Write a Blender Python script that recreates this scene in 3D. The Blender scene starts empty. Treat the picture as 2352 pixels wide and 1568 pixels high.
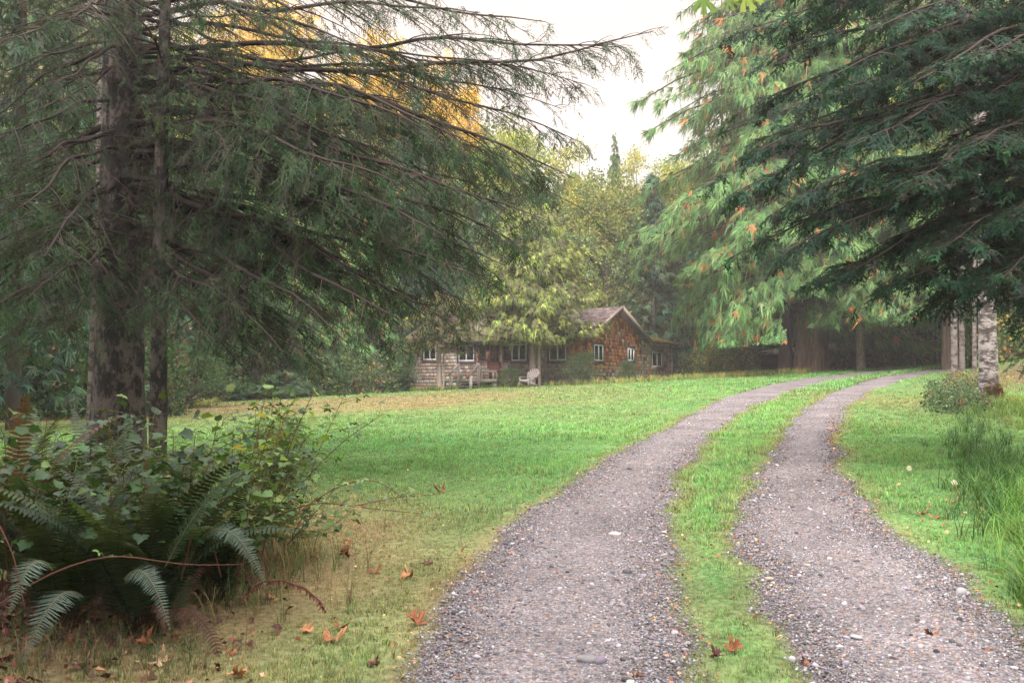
import bpy, math
import numpy as np
from mathutils import Vector, Matrix
rng = np.random.default_rng(7)
C = bpy.context.scene.collection
scene = bpy.context.scene
R = math.radians
# ------------------------------------------------------------------ camera
PITCH = R(2.98); CAMZ = 1.4; F = 35/36*2352; CU, CV = 1176.0, 784.0   # pixel frame used for surveying: 2352 x 1568
cd = bpy.data.cameras.new("camera"); cam = bpy.data.objects.new("camera", cd); C.objects.link(cam)
cam.location = (0, 0, CAMZ); cam.rotation_euler = (math.pi/2 + PITCH, 0, 0)
cd.sensor_width = 36; cd.lens = 35; cd.clip_start = .1; cd.clip_end = 2000
cd.dof.use_dof = True; cd.dof.focus_distance = 34; cd.dof.aperture_fstop = 8
scene.camera = cam
# ------------------------------------------------------------------ light
SUN_EL, SUN_AZ = R(42), R(-166)      # azimuth measured from +Y towards +X
w = bpy.data.worlds.new("World"); scene.world = w; w.use_nodes = True
nt = w.node_tree; nt.nodes.clear()
out = nt.nodes.new("ShaderNodeOutputWorld")
sky = nt.nodes.new("ShaderNodeTexSky"); sky.sky_type = 'NISHITA'; sky.sun_disc = False
sky.sun_elevation = SUN_EL; sky.sun_rotation = SUN_AZ
bg = nt.nodes.new("ShaderNodeBackground"); bg.inputs[1].default_value = .05
nt.links.new(sky.outputs[0], bg.inputs[0])
tc = nt.nodes.new("ShaderNodeTexCoord"); sx = nt.nodes.new("ShaderNodeSeparateXYZ")
nt.links.new(tc.outputs['Generated'], sx.inputs[0])
rp = nt.nodes.new("ShaderNodeValToRGB")
rp.color_ramp.elements[0].position = .36; rp.color_ramp.elements[0].color = (.405, .29, .165, 1)
rp.color_ramp.elements[1].position = .8; rp.color_ramp.elements[1].color = (2.1, 1.95, 1.85, 1)
nt.links.new(sx.outputs[2], rp.inputs[0])
bg2 = nt.nodes.new("ShaderNodeBackground"); bg2.inputs[1].default_value = 1.0
nt.links.new(rp.outputs[0], bg2.inputs[0])
ad = nt.nodes.new("ShaderNodeAddShader")
nt.links.new(bg.outputs[0], ad.inputs[0]); nt.links.new(bg2.outputs[0], ad.inputs[1])
nt.links.new(ad.outputs[0], out.inputs[0])
sd = bpy.data.lights.new("sun", 'SUN'); sun = bpy.data.objects.new("sun", sd); C.objects.link(sun)
sd.energy = 2.4; sd.angle = R(16); sd.color = (1, .91, .80)
sdir = Vector((math.sin(SUN_AZ)*math.cos(SUN_EL), math.cos(SUN_AZ)*math.cos(SUN_EL), math.sin(SUN_EL)))
sun.rotation_euler = sdir.to_track_quat('Z', 'Y').to_euler()
vs = scene.view_settings; vs.view_transform = 'Standard'; vs.look = 'None'; vs.exposure = 1.25; vs.gamma = 1
cy = scene.cycles
cy.max_bounces = 7; cy.diffuse_bounces = 4; cy.transmission_bounces = 4; cy.glossy_bounces = 2; cy.volume_bounces = 0
cy.transparent_max_bounces = 4; cy.caustics_reflective = False; cy.caustics_refractive = False
cy.use_adaptive_sampling = True; cy.adaptive_threshold = .015
try: cy.use_denoising = True; cy.denoising_prefilter = 'NONE'; cy.denoising_input_passes = 'RGB_ALBEDO_NORMAL'
except Exception: pass

# ------------------------------------------------------------------ haze: one closed box of thin even air
def build_haze():
    me = bpy.data.meshes.new("haze"); x0, x1, y0, y1, z0, z1 = -110, 110, -12, 115, -12, 46
    v = [(x, y, z) for z in (z0, z1) for y in (y0, y1) for x in (x0, x1)]
    me.from_pydata(v, [], [(0, 2, 3, 1), (4, 5, 7, 6), (0, 1, 5, 4), (1, 3, 7, 5), (3, 2, 6, 7), (2, 0, 4, 6)])
    m = bpy.data.materials.new("haze_air"); m.use_nodes = True; n = m.node_tree; n.nodes.clear(); o_ = n.nodes.new("ShaderNodeOutputMaterial")
    p = n.nodes.new("ShaderNodeVolumePrincipled"); p.inputs['Color'].default_value = (.93, .90, .93, 1); p.inputs['Density'].default_value = HAZE; p.inputs['Anisotropy'].default_value = .2
    n.links.new(p.outputs[0], o_.inputs['Volume']); me.materials.append(m); o = bpy.data.objects.new("haze", me); C.objects.link(o)
    o['kind'] = 'stuff'; o['label'] = "thin pale evening haze in the clearing"
HAZE = .0011
build_haze()
# ------------------------------------------------------------------ noise + terrain
_lat = np.random.default_rng(3).random((128, 128))
def vnoise(x, y, s=1.0):
    x = np.asarray(x, float)/s + 517.3; y = np.asarray(y, float)/s + 311.7
    xi = np.floor(x).astype(int); yi = np.floor(y).astype(int); fx = x-xi; fy = y-yi
    fx = fx*fx*(3-2*fx); fy = fy*fy*(3-2*fy)
    a = _lat[xi % 128, yi % 128]; b = _lat[(xi+1) % 128, yi % 128]; c = _lat[xi % 128, (yi+1) % 128]; d = _lat[(xi+1) % 128, (yi+1) % 128]
    return (a*(1-fx)+b*fx)*(1-fy)+(c*(1-fx)+d*fx)*fy
def fnoise(x, y, s, o=3):
    v = 0; a = 1; t = 0
    for _ in range(o):
        v = v+a*vnoise(x, y, s); t += a; a *= .5; s = s/2.07
    return v/t
def H(x, y):
    x = np.asarray(x, float); y = np.asarray(y, float)
    k = 3.0
    ys = np.where(y < 40, y, 50-k*np.log1p(np.exp((50-np.minimum(np.maximum(y, 40), 120))/k)) )
    ys = np.where(y < 40, y - .107*np.clip((y-30)/10, 0, 1), ys)
    xs = np.clip(x, -32, 32)
    z = .035*np.maximum(ys, -8) + .00104*xs*np.clip(ys, 0, 60)
    z = z + 1.15*np.exp(-((x-18.9)/2.9)**2 - ((y-31)/6.0)**2) + .25*np.exp(-((x-10.8)/1.8)**2-((y-21.5)/3.5)**2)
    z = z + (vnoise(x, y, 3.1)-.5)*.05*np.clip(y/20, .3, 1) + (vnoise(x+9, y, .9)-.5)*.015
    return z
cp, sp = math.cos(PITCH), math.sin(PITCH)
def ray(u, v):
    a = (np.asarray(u, float)-CU)/F; b = -(np.asarray(v, float)-CV)/F
    return a, cp - b*sp, sp + b*cp            # world direction, forward about 1
def at(u, v, Y):                               # survey pixel at a given distance ahead
    a, f, c = ray(u, v); t = Y/f
    return np.array([a*t, Y + 0*t, CAMZ + c*t])
_ds = np.arange(2.0, 75, .04)
def ground_at(u, v):
    a, f, c = ray(u, v)
    X = a*_ds; Y = f*_ds; Z = CAMZ + c*_ds
    d = Z - H(X, Y); k = np.argmax(d < 0) if (d < 0).any() else np.argmin(d)
    return np.array([X[k], Y[k]])

# ------------------------------------------------------------------ object helpers
def tag(o, label=None, cat=None, group=None, kind=None):
    if label: o['label'] = label
    if cat: o['category'] = cat
    if group: o['group'] = group
    if kind: o['kind'] = kind
    return o
def empty(name, loc=(0, 0, 0), rz=0):
    o = bpy.data.objects.new(name, None); C.objects.link(o); o.location = loc; o.rotation_euler = (0, 0, rz); o.empty_display_size = .2
    return o
class MB:
    """collects vertices, faces and a colour per vertex, builds one mesh object"""
    def __init__(s): s.v = []; s.t = []; s.q = []; s.c = []; s.n = 0
    def add(s, v, tris=None, quads=None, col=(.5, .5, .5)):
        v = np.asarray(v, np.float32).reshape(-1, 3); n = len(v)
        col = np.asarray(col, np.float32)
        if col.ndim == 1: col = np.broadcast_to(col, (n, 3))
        if tris is not None and len(tris): s.t.append(np.asarray(tris, np.int64).reshape(-1, 3)+s.n)
        if quads is not None and len(quads): s.q.append(np.asarray(quads, np.int64).reshape(-1, 4)+s.n)
        s.v.append(v); s.c.append(col); s.n += n
        return s
    def box(s, c, d, col=(.5, .5, .5), rot=None):
        x, y, z = [a/2 for a in d]
        v = np.array([(-x, -y, -z), (x, -y, -z), (x, y, -z), (-x, y, -z), (-x, -y, z), (x, -y, z), (x, y, z), (-x, y, z)])
        if rot is not None: v = v @ np.asarray(rot).T
        return s.add(v+np.asarray(c), quads=[(0, 3, 2, 1), (4, 5, 6, 7), (0, 1, 5, 4), (1, 2, 6, 5), (2, 3, 7, 6), (3, 0, 4, 7)], col=col)
    def beam(s, a, b, wd, th, col=(.5, .5, .5), up=(0, 0, 1)):
        a = np.asarray(a, float); b = np.asarray(b, float); d = b-a; L = np.linalg.norm(d); d = d/L
        r = np.cross(d, up); r /= np.linalg.norm(r); u = np.cross(r, d)
        return s.box((a+b)/2, (wd, L, th), col, np.stack([r, d, u], 1))
    def build(s, name, m, parent=None, smooth=False):
        me = bpy.data.meshes.new(name)
        v = np.concatenate(s.v); T = np.concatenate(s.t) if s.t else np.zeros((0, 3), int); Q = np.concatenate(s.q) if s.q else np.zeros((0, 4), int)
        me.vertices.add(len(v)); me.vertices.foreach_set("co", v.ravel())
        nl = len(T)*3+len(Q)*4
        me.loops.add(nl); me.loops.foreach_set("vertex_index", np.concatenate([T.ravel(), Q.ravel()]).astype(np.int32))
        me.polygons.add(len(T)+len(Q))
        ls = np.concatenate([np.arange(len(T))*3, len(T)*3+np.arange(len(Q))*4]).astype(np.int32)
        me.polygons.foreach_set("loop_start", ls)
        if smooth: me.polygons.foreach_set("use_smooth", np.ones(len(T)+len(Q), bool))
        at_ = me.attributes.new("col", 'BYTE_COLOR', 'POINT')
        c = np.clip(np.concatenate(s.c), 0, 1); c4 = np.concatenate([c, np.ones((len(c), 1), np.float32)], 1)
        at_.data.foreach_set("color", c4.ravel().astype(np.float32))
        me.update(calc_edges=True); me.materials.append(m)
        o = bpy.data.objects.new(name, me); C.objects.link(o)
        if parent is not None: o.parent = parent
        return o
def norm(a): return a/np.maximum(np.linalg.norm(a, axis=-1, keepdims=True), 1e-9)
def frames(fwd, up=None, roll=None):
    """rotation matrices whose Y axis is fwd, Z axis near up, rolled"""
    f = norm(np.asarray(fwd, float)); n = len(f)
    up = np.broadcast_to(np.array([0, 0, 1.]) if up is None else up, f.shape)
    r = np.cross(f, up); bad = np.linalg.norm(r, axis=1) < .05
    if bad.any(): r[bad] = np.cross(f[bad], np.array([1., .2, 0]))
    r = norm(r); u = np.cross(r, f)
    if roll is not None:
        c = np.cos(roll)[:, None]; s_ = np.sin(roll)[:, None]; r, u = r*c+u*s_, u*c-r*s_
    return np.stack([r, f, u], 2)
def scatter(mb, tpl, pos, rot, scale, col, shade=None):
    """tpl = (V, tris, quads, per-vertex shade); pos Nx3, rot Nx3x3, scale N or Nx3, col Nx3"""
    V, T, Q, S = tpl; n = len(pos)
    if n == 0: return
    scale = np.asarray(scale, float)
    if scale.ndim == 1: scale = np.repeat(scale[:, None], 3, 1)
    out = np.einsum('nij,nvj->nvi', rot, V[None]*scale[:, None, :]) + np.asarray(pos)[:, None, :]
    off = (np.arange(n)*len(V))[:, None, None]
    t = (T[None]+off).reshape(-1, 3) if len(T) else None
    q = (Q[None]+off).reshape(-1, 4) if len(Q) else None
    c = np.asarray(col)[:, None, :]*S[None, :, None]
    mb.add(out.reshape(-1, 3), t, q, c.reshape(-1, 3))
def tubes(mb, P, Rr, n=5, col=(.1, .08, .06), rough=0):
    """P N x K x 3 polylines, Rr N x K radii"""
    P = np.asarray(P, float); N, K, _ = P.shape; Rr = np.broadcast_to(np.asarray(Rr, float), (N, K))
    t = np.gradient(P, axis=1); t = norm(t)
    ref = np.where(np.abs(t[..., 2:3]) > .9, np.array([1., 0, 0]), np.array([0, 0, 1.]))
    # keep one reference per tube
    ref = np.broadcast_to(ref[:, K//2:K//2+1], t.shape)
    a = norm(np.cross(t, ref)); b = np.cross(t, a)
    th = np.arange(n)/n*2*np.pi
    rr = Rr[:, :, None]*np.ones(n)
    if rough: rr = rr*(1+rng.normal(0, rough, rr.shape))
    V = P[:, :, None, :] + rr[..., None]*(np.cos(th)[None, None, :, None]*a[:, :, None, :]+np.sin(th)[None, None, :, None]*b[:, :, None, :])
    i = np.arange(K-1)[:, None]; j = np.arange(n)[None]
    q = np.stack([i*n+j, i*n+(j+1) % n, (i+1)*n+(j+1) % n, (i+1)*n+j], -1).reshape(-1, 4)
    Q = (q[None]+(np.arange(N)*K*n)[:, None, None]).reshape(-1, 4)
    col = np.asarray(col, float)
    if col.ndim == 2: col = np.repeat(col, K*n, axis=0)
    mb.add(V.reshape(-1, 3), quads=Q, col=col)
def vary(base, n, h=.12, v=.25, r=None):
    r = r or rng
    c = np.array(base)[None]*(1+r.normal(0, v, (n, 1)))*(1+r.normal(0, h, (n, 3)))
    return np.clip(c, .004, .9)
def pick(cols, wts, n, h=.1, v=.2):
    cols = np.array(cols); k = rng.choice(len(cols), n, p=np.array(wts)/sum(wts))
    return np.clip(cols[k]*(1+rng.normal(0, v, (n, 1)))*(1+rng.normal(0, h, (n, 3))), .004, .9)

# ------------------------------------------------------------------ materials
def mat(name):
    m = bpy.data.materials.new(name); m.use_nodes = True; n = m.node_tree
    b = n.nodes["Principled BSDF"]; return m, n, b
def col_mat(name, rough=.8, spec=.2, transl=0, noise=None, bump=None, tint=(1.5, 1.35, .6), objvar=0, island=0):
    """colour comes from the mesh attribute 'col', broken up by noise"""
    m, n, b = mat(name); L = n.links.new
    a = n.nodes.new("ShaderNodeAttribute"); a.attribute_name = "col"; c = a.outputs['Color']
    tcn = n.nodes.new("ShaderNodeTexCoord")
    if noise:
        for (sc, amt, st) in noise:
            mp = n.nodes.new("ShaderNodeMapping"); mp.inputs['Scale'].default_value = st; L(tcn.outputs['Object'], mp.inputs[0])
            t = n.nodes.new("ShaderNodeTexNoise"); t.inputs['Scale'].default_value = sc; t.inputs['Detail'].default_value = 6; t.inputs['Roughness'].default_value = .65; L(mp.outputs[0], t.inputs[0])
            r = n.nodes.new("ShaderNodeMapRange"); r.inputs[1].default_value = .3; r.inputs[2].default_value = .7; r.inputs[3].default_value = 1-amt; r.inputs[4].default_value = 1+amt; L(t.outputs[0], r.inputs[0])
            x = n.nodes.new("ShaderNodeVectorMath"); x.operation = 'SCALE'; L(c, x.inputs[0]); L(r.outputs[0], x.inputs['Scale']); c = x.outputs[0]
    if objvar:
        oi = n.nodes.new("ShaderNodeObjectInfo"); hs = n.nodes.new("ShaderNodeHueSaturation")
        r = n.nodes.new("ShaderNodeMapRange"); r.inputs[3].default_value = 1-objvar; r.inputs[4].default_value = 1+objvar; L(oi.outputs['Random'], r.inputs[0])
        L(r.outputs[0], hs.inputs['Value']); L(c, hs.inputs['Color']); c = hs.outputs[0]
    L(c, b.inputs['Base Color']); b.inputs['Roughness'].default_value = rough; b.inputs['Specular IOR Level'].default_value = spec
    if bump:
        sc, st, dist = bump
        mp = n.nodes.new("ShaderNodeMapping"); mp.inputs['Scale'].default_value = st; L(tcn.outputs['Object'], mp.inputs[0])
        t = n.nodes.new("ShaderNodeTexNoise"); t.inputs['Scale'].default_value = sc; t.inputs['Detail'].default_value = 5; L(mp.outputs[0], t.inputs[0])
        bp = n.nodes.new("ShaderNodeBump"); bp.inputs['Distance'].default_value = dist; bp.inputs['Strength'].default_value = .9; L(t.outputs[0], bp.inputs['Height']); L(bp.outputs[0], b.inputs['Normal'])
    if transl:
        tr = n.nodes.new("ShaderNodeBsdfTranslucent"); ml = n.nodes.new("ShaderNodeVectorMath"); ml.operation = 'MULTIPLY'
        ml.inputs[1].default_value = tint; L(c, ml.inputs[0]); L(ml.outputs[0], tr.inputs[0])
        mx = n.nodes.new("ShaderNodeMixShader"); mx.inputs[0].default_value = transl
        L(b.outputs[0], mx.inputs[1]); L(tr.outputs[0], mx.inputs[2]); L(mx.outputs[0], n.nodes["Material Output"].inputs[0])
    return m
M_leaf = col_mat("leaf", .55, .35, .3, objvar=.0)
M_needle = col_mat("needles", .6, .25, .25)
M_tree = col_mat("tree_foliage", .65, .2, .28, objvar=.12)
M_grass = col_mat("grass_blades", .55, .3, .3, tint=(1.3, 1.25, .6))
M_twig = col_mat("twig_bark", .9, .1)
M_bark = col_mat("conifer_bark", .95, .1, noise=[(3, .55, (6, 6, .8)), (14, .5, (1, 1, 1))], bump=(7, (3, 3, .5), .05))
M_cedarbark = col_mat("cedar_bark", .95, .1, noise=[(2.2, .5, (5, 5, .35))], bump=(4, (4, 4, .3), .08))
M_wood = col_mat("weathered_wood", .85, .2, noise=[(3, .25, (4, 4, 4)), (20, .15, (1, 1, .3))])
M_shingle = col_mat("cedar_shingle", .9, .15, noise=[(1.2, .22, (1, 1, 1)), (9, .25, (2, 2, .4))])
M_dead = col_mat("dead_leaf", .8, .15, .12, noise=[(40, .3, (1, 1, 1))], tint=(1.2, .9, .5))
M_stone = col_mat("stone", .8, .3, noise=[(60, .15, (1, 1, 1))])
M_frame = col_mat("white_vinyl", .45, .4)

def birch_mat(name, pale, dark, thr, s1=(1, 1, 2.3), s2=(1.2, 1.2, 6)):
    m, n, b = mat(name); L = n.links.new
    tcn = n.nodes.new("ShaderNodeTexCoord")
    def nz(st, sc, det=6, ro=.7):
        mp = n.nodes.new("ShaderNodeMapping"); mp.inputs['Scale'].default_value = st; L(tcn.outputs['Object'], mp.inputs[0])
        t = n.nodes.new("ShaderNodeTexNoise"); t.inputs['Scale'].default_value = sc; t.inputs['Detail'].default_value = det; t.inputs['Roughness'].default_value = ro; L(mp.outputs[0], t.inputs[0]); return t.outputs[0]
    n1 = nz(s1, 3.2); n2 = nz(s2, 9)
    ad_ = n.nodes.new("ShaderNodeMath"); ad_.operation = 'MULTIPLY_ADD'; L(n2, ad_.inputs[0]); ad_.inputs[1].default_value = .45; L(n1, ad_.inputs[2])
    r = n.nodes.new("ShaderNodeValToRGB"); L(ad_.outputs[0], r.inputs[0])
    e = r.color_ramp.elements; e[0].position = thr-.06; e[0].color = (*dark, 1); e[1].position = thr+.05; e[1].color = (*pale, 1)
    n3 = nz((1, 1, 1), 25)
    mr = n.nodes.new("ShaderNodeMapRange"); mr.inputs[3].default_value = .6; mr.inputs[4].default_value = 1.35; L(n3, mr.inputs[0])
    x = n.nodes.new("ShaderNodeVectorMath"); x.operation = 'SCALE'; L(r.outputs[0], x.inputs[0]); L(mr.outputs[0], x.inputs['Scale'])
    L(x.outputs[0], b.inputs['Base Color']); b.inputs['Roughness'].default_value = .85
    bp = n.nodes.new("ShaderNodeBump"); bp.inputs['Distance'].default_value = .02; L(ad_.outputs[0], bp.inputs['Height']); L(bp.outputs[0], b.inputs['Normal'])
    return m
M_birch = birch_mat("birch_bark", (.33, .29, .295), (.05, .038, .038), .735)
M_birch2 = birch_mat("dim_birch_bark", (.17, .145, .14), (.04, .03, .03), .70)  # darker copy of the birch bark, dimness of these trunks put into colour
M_lichen_shaded = birch_mat("shaded_lichen_bark", (.125, .10, .097), (.018, .013, .015), .75, (1.5, 1.5, .9), (2.2, 2.2, 1.3))  # pale lichen patches; shade on the left trunks is put into the tones

def glass_mat():
    m, n, b = mat("window_glass"); b.inputs['Base Color'].default_value = (.012, .014, .014, 1); b.inputs['Roughness'].default_value = .06; b.inputs['Specular IOR Level'].default_value = .5
    return m
M_glass = glass_mat()

# ------------------------------------------------------------------ tracks, surveyed on the photograph and laid on the terrain
TR = {}
TR['a'] = ([(700, 2300), (830, 1850), (960, 1568), (1010, 1460), (1080, 1330), (1130, 1270), (1220, 1170), (1330, 1100), (1450, 1030), (1560, 970), (1660, 915), (1760, 885), (1850, 869), (1925, 861)],
           [(1720, 2300), (1610, 1850), (1582, 1568), (1560, 1500), (1538, 1400), (1526, 1300), (1522, 1200), (1545, 1120), (1570, 1075), (1620, 1010), (1700, 950), (1800, 905), (1900, 876), (1975, 863)])
TR['b'] = ([(2330, 2300), (2030, 1800), (1895, 1568), (1838, 1480), (1784, 1400), (1745, 1330), (1715, 1240), (1720, 1140), (1745, 1090), (1790, 1020), (1830, 960), (1870, 925), (1930, 893), (2000, 871), (2045, 862)],
           [(4100, 2300), (2950, 1800), (2520, 1568), (2370, 1480), (2250, 1400), (2150, 1300), (2040, 1210), (1960, 1140), (1920, 1060), (1915, 1000), (1940, 940), (1990, 902), (2065, 875), (2120, 863)])
EDGE = {}
for k, (le, re) in TR.items():
    L_ = np.array([ground_at(*p) for p in le]); R_ = np.array([ground_at(*p) for p in re])
    res = []
    for E in (L_, R_):
        o_ = np.argsort(E[:, 1]); E = E[o_]
        d = E[-1]-E[-3]; d /= np.linalg.norm(d)
        E = np.vstack([E, E[-1]+d*4+np.array([1, 0]), E[-1]+d*12+np.array([6, 0])])
        res.append(E)
    EDGE[k] = res
def edges(k, y):
    (L_, R_) = EDGE[k]
    return np.interp(y, L_[:, 1], L_[:, 0]), np.interp(y, R_[:, 1], R_[:, 0])
def ragged(x, y):
    return (fnoise(x, y, .7, 4)-.5)*.34
def in_track(x, y, m=0.0):
    """signed: >0 inside a gravel track"""
    s = np.full(np.shape(x), -9.0)
    for k in 'ab':
        l, r = edges(k, y); s = np.maximum(s, np.minimum(x-l, r-x))
    s = np.where((y > 1.5) & (y < 60), s, -9)
    return s+ragged(x, y)-m

# ------------------------------------------------------------------ lawn colouring (kinds of grass, dry patches, worn soil)
def dryness(x, y):
    x = np.asarray(x, float); y = np.asarray(y, float)
    d = .95*np.exp(-((y-38-.15*x)/10)**4)*np.clip((7-x)/9, 0, 1)
    d = d+1.35*np.exp(-((x+1.5)/1.35)**2-((y-6.8)/3.6)**2)
    d = d+.75*np.exp(-((x-10.0)/1.6)**2-((y-25)/6)**2)
    d = d+.35*np.exp(-((y-24)/4.0)**2)*(x < 4)*.5
    d = d*(.35+1.3*fnoise(x, y, 2.3, 3)) + .25*(fnoise(x+40, y*2.2, 1.7, 3)-.42)
    t = in_track(x, y); d = d+.45*np.exp(-((t+.06)/.16)**2)*(y < 30)
    return np.clip(d, 0, 1)
G_A = np.array([.155, .375, .13]); G_B = np.array([.235, .405, .135]); G_D = np.array([.10, .27, .10]); DRY = np.array([.33, .275, .14])
def grass_col(x, y):
    n1 = fnoise(x, y, 4.1, 3)[..., None]; n2 = fnoise(x+77, y-12, 1.1, 2)[..., None]; d = dryness(x, y)[..., None]
    g = G_A*(1-n1)+G_B*n1; k = np.clip((n2-.5)*3, 0, 1); g = g*(1-k*.5)+G_D*k*.5
    return g*(1-d)+DRY*d

# ground sheet, one grid with spacing that grows away from the camera
def spaced(lo, hi, fine0, fine1, h, g=1.12):
    a = list(np.arange(fine0, fine1+1e-6, h)); s_ = h
    while a[-1] < hi: s_ *= g; a.append(a[-1]+s_)
    s_ = h
    while a[0] > lo: s_ *= g; a.insert(0, a[0]-s_)
    return np.array(a)
gx = spaced(-420, 420, -12, 14, .16); gy = spaced(-120, 520, 1, 26, .16, 1.06)
X, Y = np.meshgrid(gx, gy, indexing='ij'); Z = H(X, Y)
soil = np.array([.10, .07, .05]); gc = grass_col(X, Y)*.55
tm = np.clip(in_track(X, Y)*6+.5, 0, 1)[..., None]; gc = gc*(1-tm)+np.array([.14, .11, .10])*tm
wood = np.clip((Y-57)/3, 0, 1)[..., None]; gc = gc*(1-wood)+np.array([.05, .04, .025])*wood
brown_soil = (np.exp(-((X+3.6)/1.7)**2-((Y-5.0)/1.8)**2)+.9*np.exp(-((X-17)/3.5)**2-((Y-31)/5)**2)+np.exp(-((X+6)/3)**2-((Y-12)/3)**2))[..., None]  # brown soil at the ferns, the right bank and the big conifer
sk = np.clip(brown_soil*1.1, 0, 1)*.85; gc = gc*(1-sk)+np.array([.11, .06, .045])*sk
mb = MB(); nx, ny = X.shape
ii = np.arange(nx-1)[:, None]; jj = np.arange(ny-1)[None]
Qd = np.stack([ii*ny+jj, (ii+1)*ny+jj, (ii+1)*ny+jj+1, ii*ny+jj+1], -1).reshape(-1, 4)
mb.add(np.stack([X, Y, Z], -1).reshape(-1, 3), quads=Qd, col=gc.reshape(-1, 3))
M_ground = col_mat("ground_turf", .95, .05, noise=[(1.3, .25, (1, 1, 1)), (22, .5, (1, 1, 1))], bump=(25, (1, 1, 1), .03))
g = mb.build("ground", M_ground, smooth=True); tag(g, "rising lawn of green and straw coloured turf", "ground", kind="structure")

# gravel tracks, sheets just above the turf
def gravel_mat():
    m, n, b = mat("gravel"); L = n.links.new
    tcn = n.nodes.new("ShaderNodeTexCoord")
    def vor(sc):
        t = n.nodes.new("ShaderNodeTexVoronoi"); t.inputs['Scale'].default_value = sc; L(tcn.outputs['Object'], t.inputs[0]); return t
    v1 = vor(55); v2 = vor(20)
    n1 = n.nodes.new("ShaderNodeTexNoise"); n1.inputs['Scale'].default_value = 1.1; n1.inputs['Detail'].default_value = 5; L(tcn.outputs['Object'], n1.inputs[0])
    r = n.nodes.new("ShaderNodeValToRGB"); s_ = n.nodes.new("ShaderNodeSeparateColor"); L(v1.outputs['Color'], s_.inputs[0]); L(s_.outputs[0], r.inputs[0])
    e = r.color_ramp.elements; e[0].position = 0; e[0].color = (.10, .085, .09, 1); e[1].position = 1; e[1].color = (.42, .39, .42, 1)
    for p, c in ((.35, (.18, .165, .185)), (.7, (.26, .24, .26)), (.88, (.30, .20, .16))):
        q = e.new(p); q.color = (*c, 1)
    mr = n.nodes.new("ShaderNodeMapRange"); mr.inputs[1].default_value = .3; mr.inputs[2].default_value = .7; mr.inputs[3].default_value = .58; mr.inputs[4].default_value = 1.15; L(n1.outputs[0], mr.inputs[0])
    x = n.nodes.new("ShaderNodeVectorMath"); x.operation = 'SCALE'; L(r.outputs[0], x.inputs[0]); L(mr.outputs[0], x.inputs['Scale'])
    L(x.outputs[0], b.inputs['Base Color']); b.inputs['Roughness'].default_value = .9
    bp = n.nodes.new("ShaderNodeBump"); bp.inputs['Distance'].default_value = .03; bp.inputs['Strength'].default_value = 1; bp.invert = True
    ad_ = n.nodes.new("ShaderNodeMath"); L(v1.outputs['Distance'], ad_.inputs[0]); L(v2.outputs['Distance'], ad_.inputs[1]); L(ad_.outputs[0], bp.inputs['Height']); L(bp.outputs[0], b.inputs['Normal'])
    return m
M_gravel = gravel_mat()
for k in 'ab':
    ys = np.concatenate([np.arange(1.5, 16, .07), np.arange(16, 57, .14)]); nc = 22
    l, r = edges(k, ys)
    l = l-ragged(l, ys)*1.0; r = r+ragged(r, ys)*1.0
    t = np.linspace(0, 1, nc); XX = l[:, None]*(1-t)+r[:, None]*t; YY = ys[:, None]+0*XX
    ZZ = H(XX, YY)+.012+.01*np.sin(np.pi*t)[None]-.012*(np.abs(t-.5) > .49)
    ii = np.arange(len(ys)-1)[:, None]; jj = np.arange(nc-1)[None]
    Qd = np.stack([ii*nc+jj, ii*nc+jj+1, (ii+1)*nc+jj+1, (ii+1)*nc+jj], -1).reshape(-1, 4)
    mb = MB().add(np.stack([XX, YY, ZZ], -1).reshape(-1, 3), quads=Qd)
    o = mb.build("gravel_track", M_gravel, smooth=True)
    tag(o, "gravel wheel track nearer the lawn and cabin" if k == 'a' else "gravel wheel track on the side of the birch trees", "track", kind="structure")
# ------------------------------------------------------------------ loose stones, grass, litter
def octa():
    V = np.array([(1, 0, 0), (0, 1, 0), (-1, 0, 0), (0, -1, 0), (0, 0, 1), (0, 0, -1)], float)
    T = np.array([(0, 1, 4), (1, 2, 4), (2, 3, 4), (3, 0, 4), (1, 0, 5), (2, 1, 5), (3, 2, 5), (0, 3, 5)])
    return V, T
def sphere_tpl(sub=1, jit=.12, flat=.55, seed=0):
    V, T = octa(); r = np.random.default_rng(seed)
    for _ in range(sub):
        mid = {}; V = list(map(tuple, V)); nT = []
        def md(a, b):
            k = (min(a, b), max(a, b))
            if k not in mid:
                p = (np.array(V[a])+np.array(V[b]))/2; p /= np.linalg.norm(p); V.append(tuple(p)); mid[k] = len(V)-1
            return mid[k]
        for a, b, c in T:
            ab, bc, ca = md(a, b), md(b, c), md(c, a); nT += [(a, ab, ca), (ab, b, bc), (ca, bc, c), (ab, bc, ca)]
        V = np.array(V); T = np.array(nT)
    V = V*(1+r.normal(0, jit, (len(V), 1))); V[:, 2] *= flat; V[:, 0] *= .8
    return V, T, np.zeros((0, 4), int), np.ones(len(V))
STONE = [(.175, .165, .185), (.25, .24, .265), (.09, .085, .10), (.36, .345, .37), (.24, .155, .12), (.27, .21, .17)]
def rand_rot(n, tilt=.25):
    a = rng.random(n)*2*np.pi
    f = np.stack([np.cos(a), np.sin(a), rng.normal(0, tilt, n)], 1)
    return frames(f, roll=rng.normal(0, tilt, n))
def pts_in_view(n, y0, y1, marg=1.08, p=1.0):
    y = y0+(y1-y0)*rng.random(n)**p; x = (rng.random(n)*2-1)*y*(1176/F)*marg
    return x, y
mb = MB()
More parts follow.
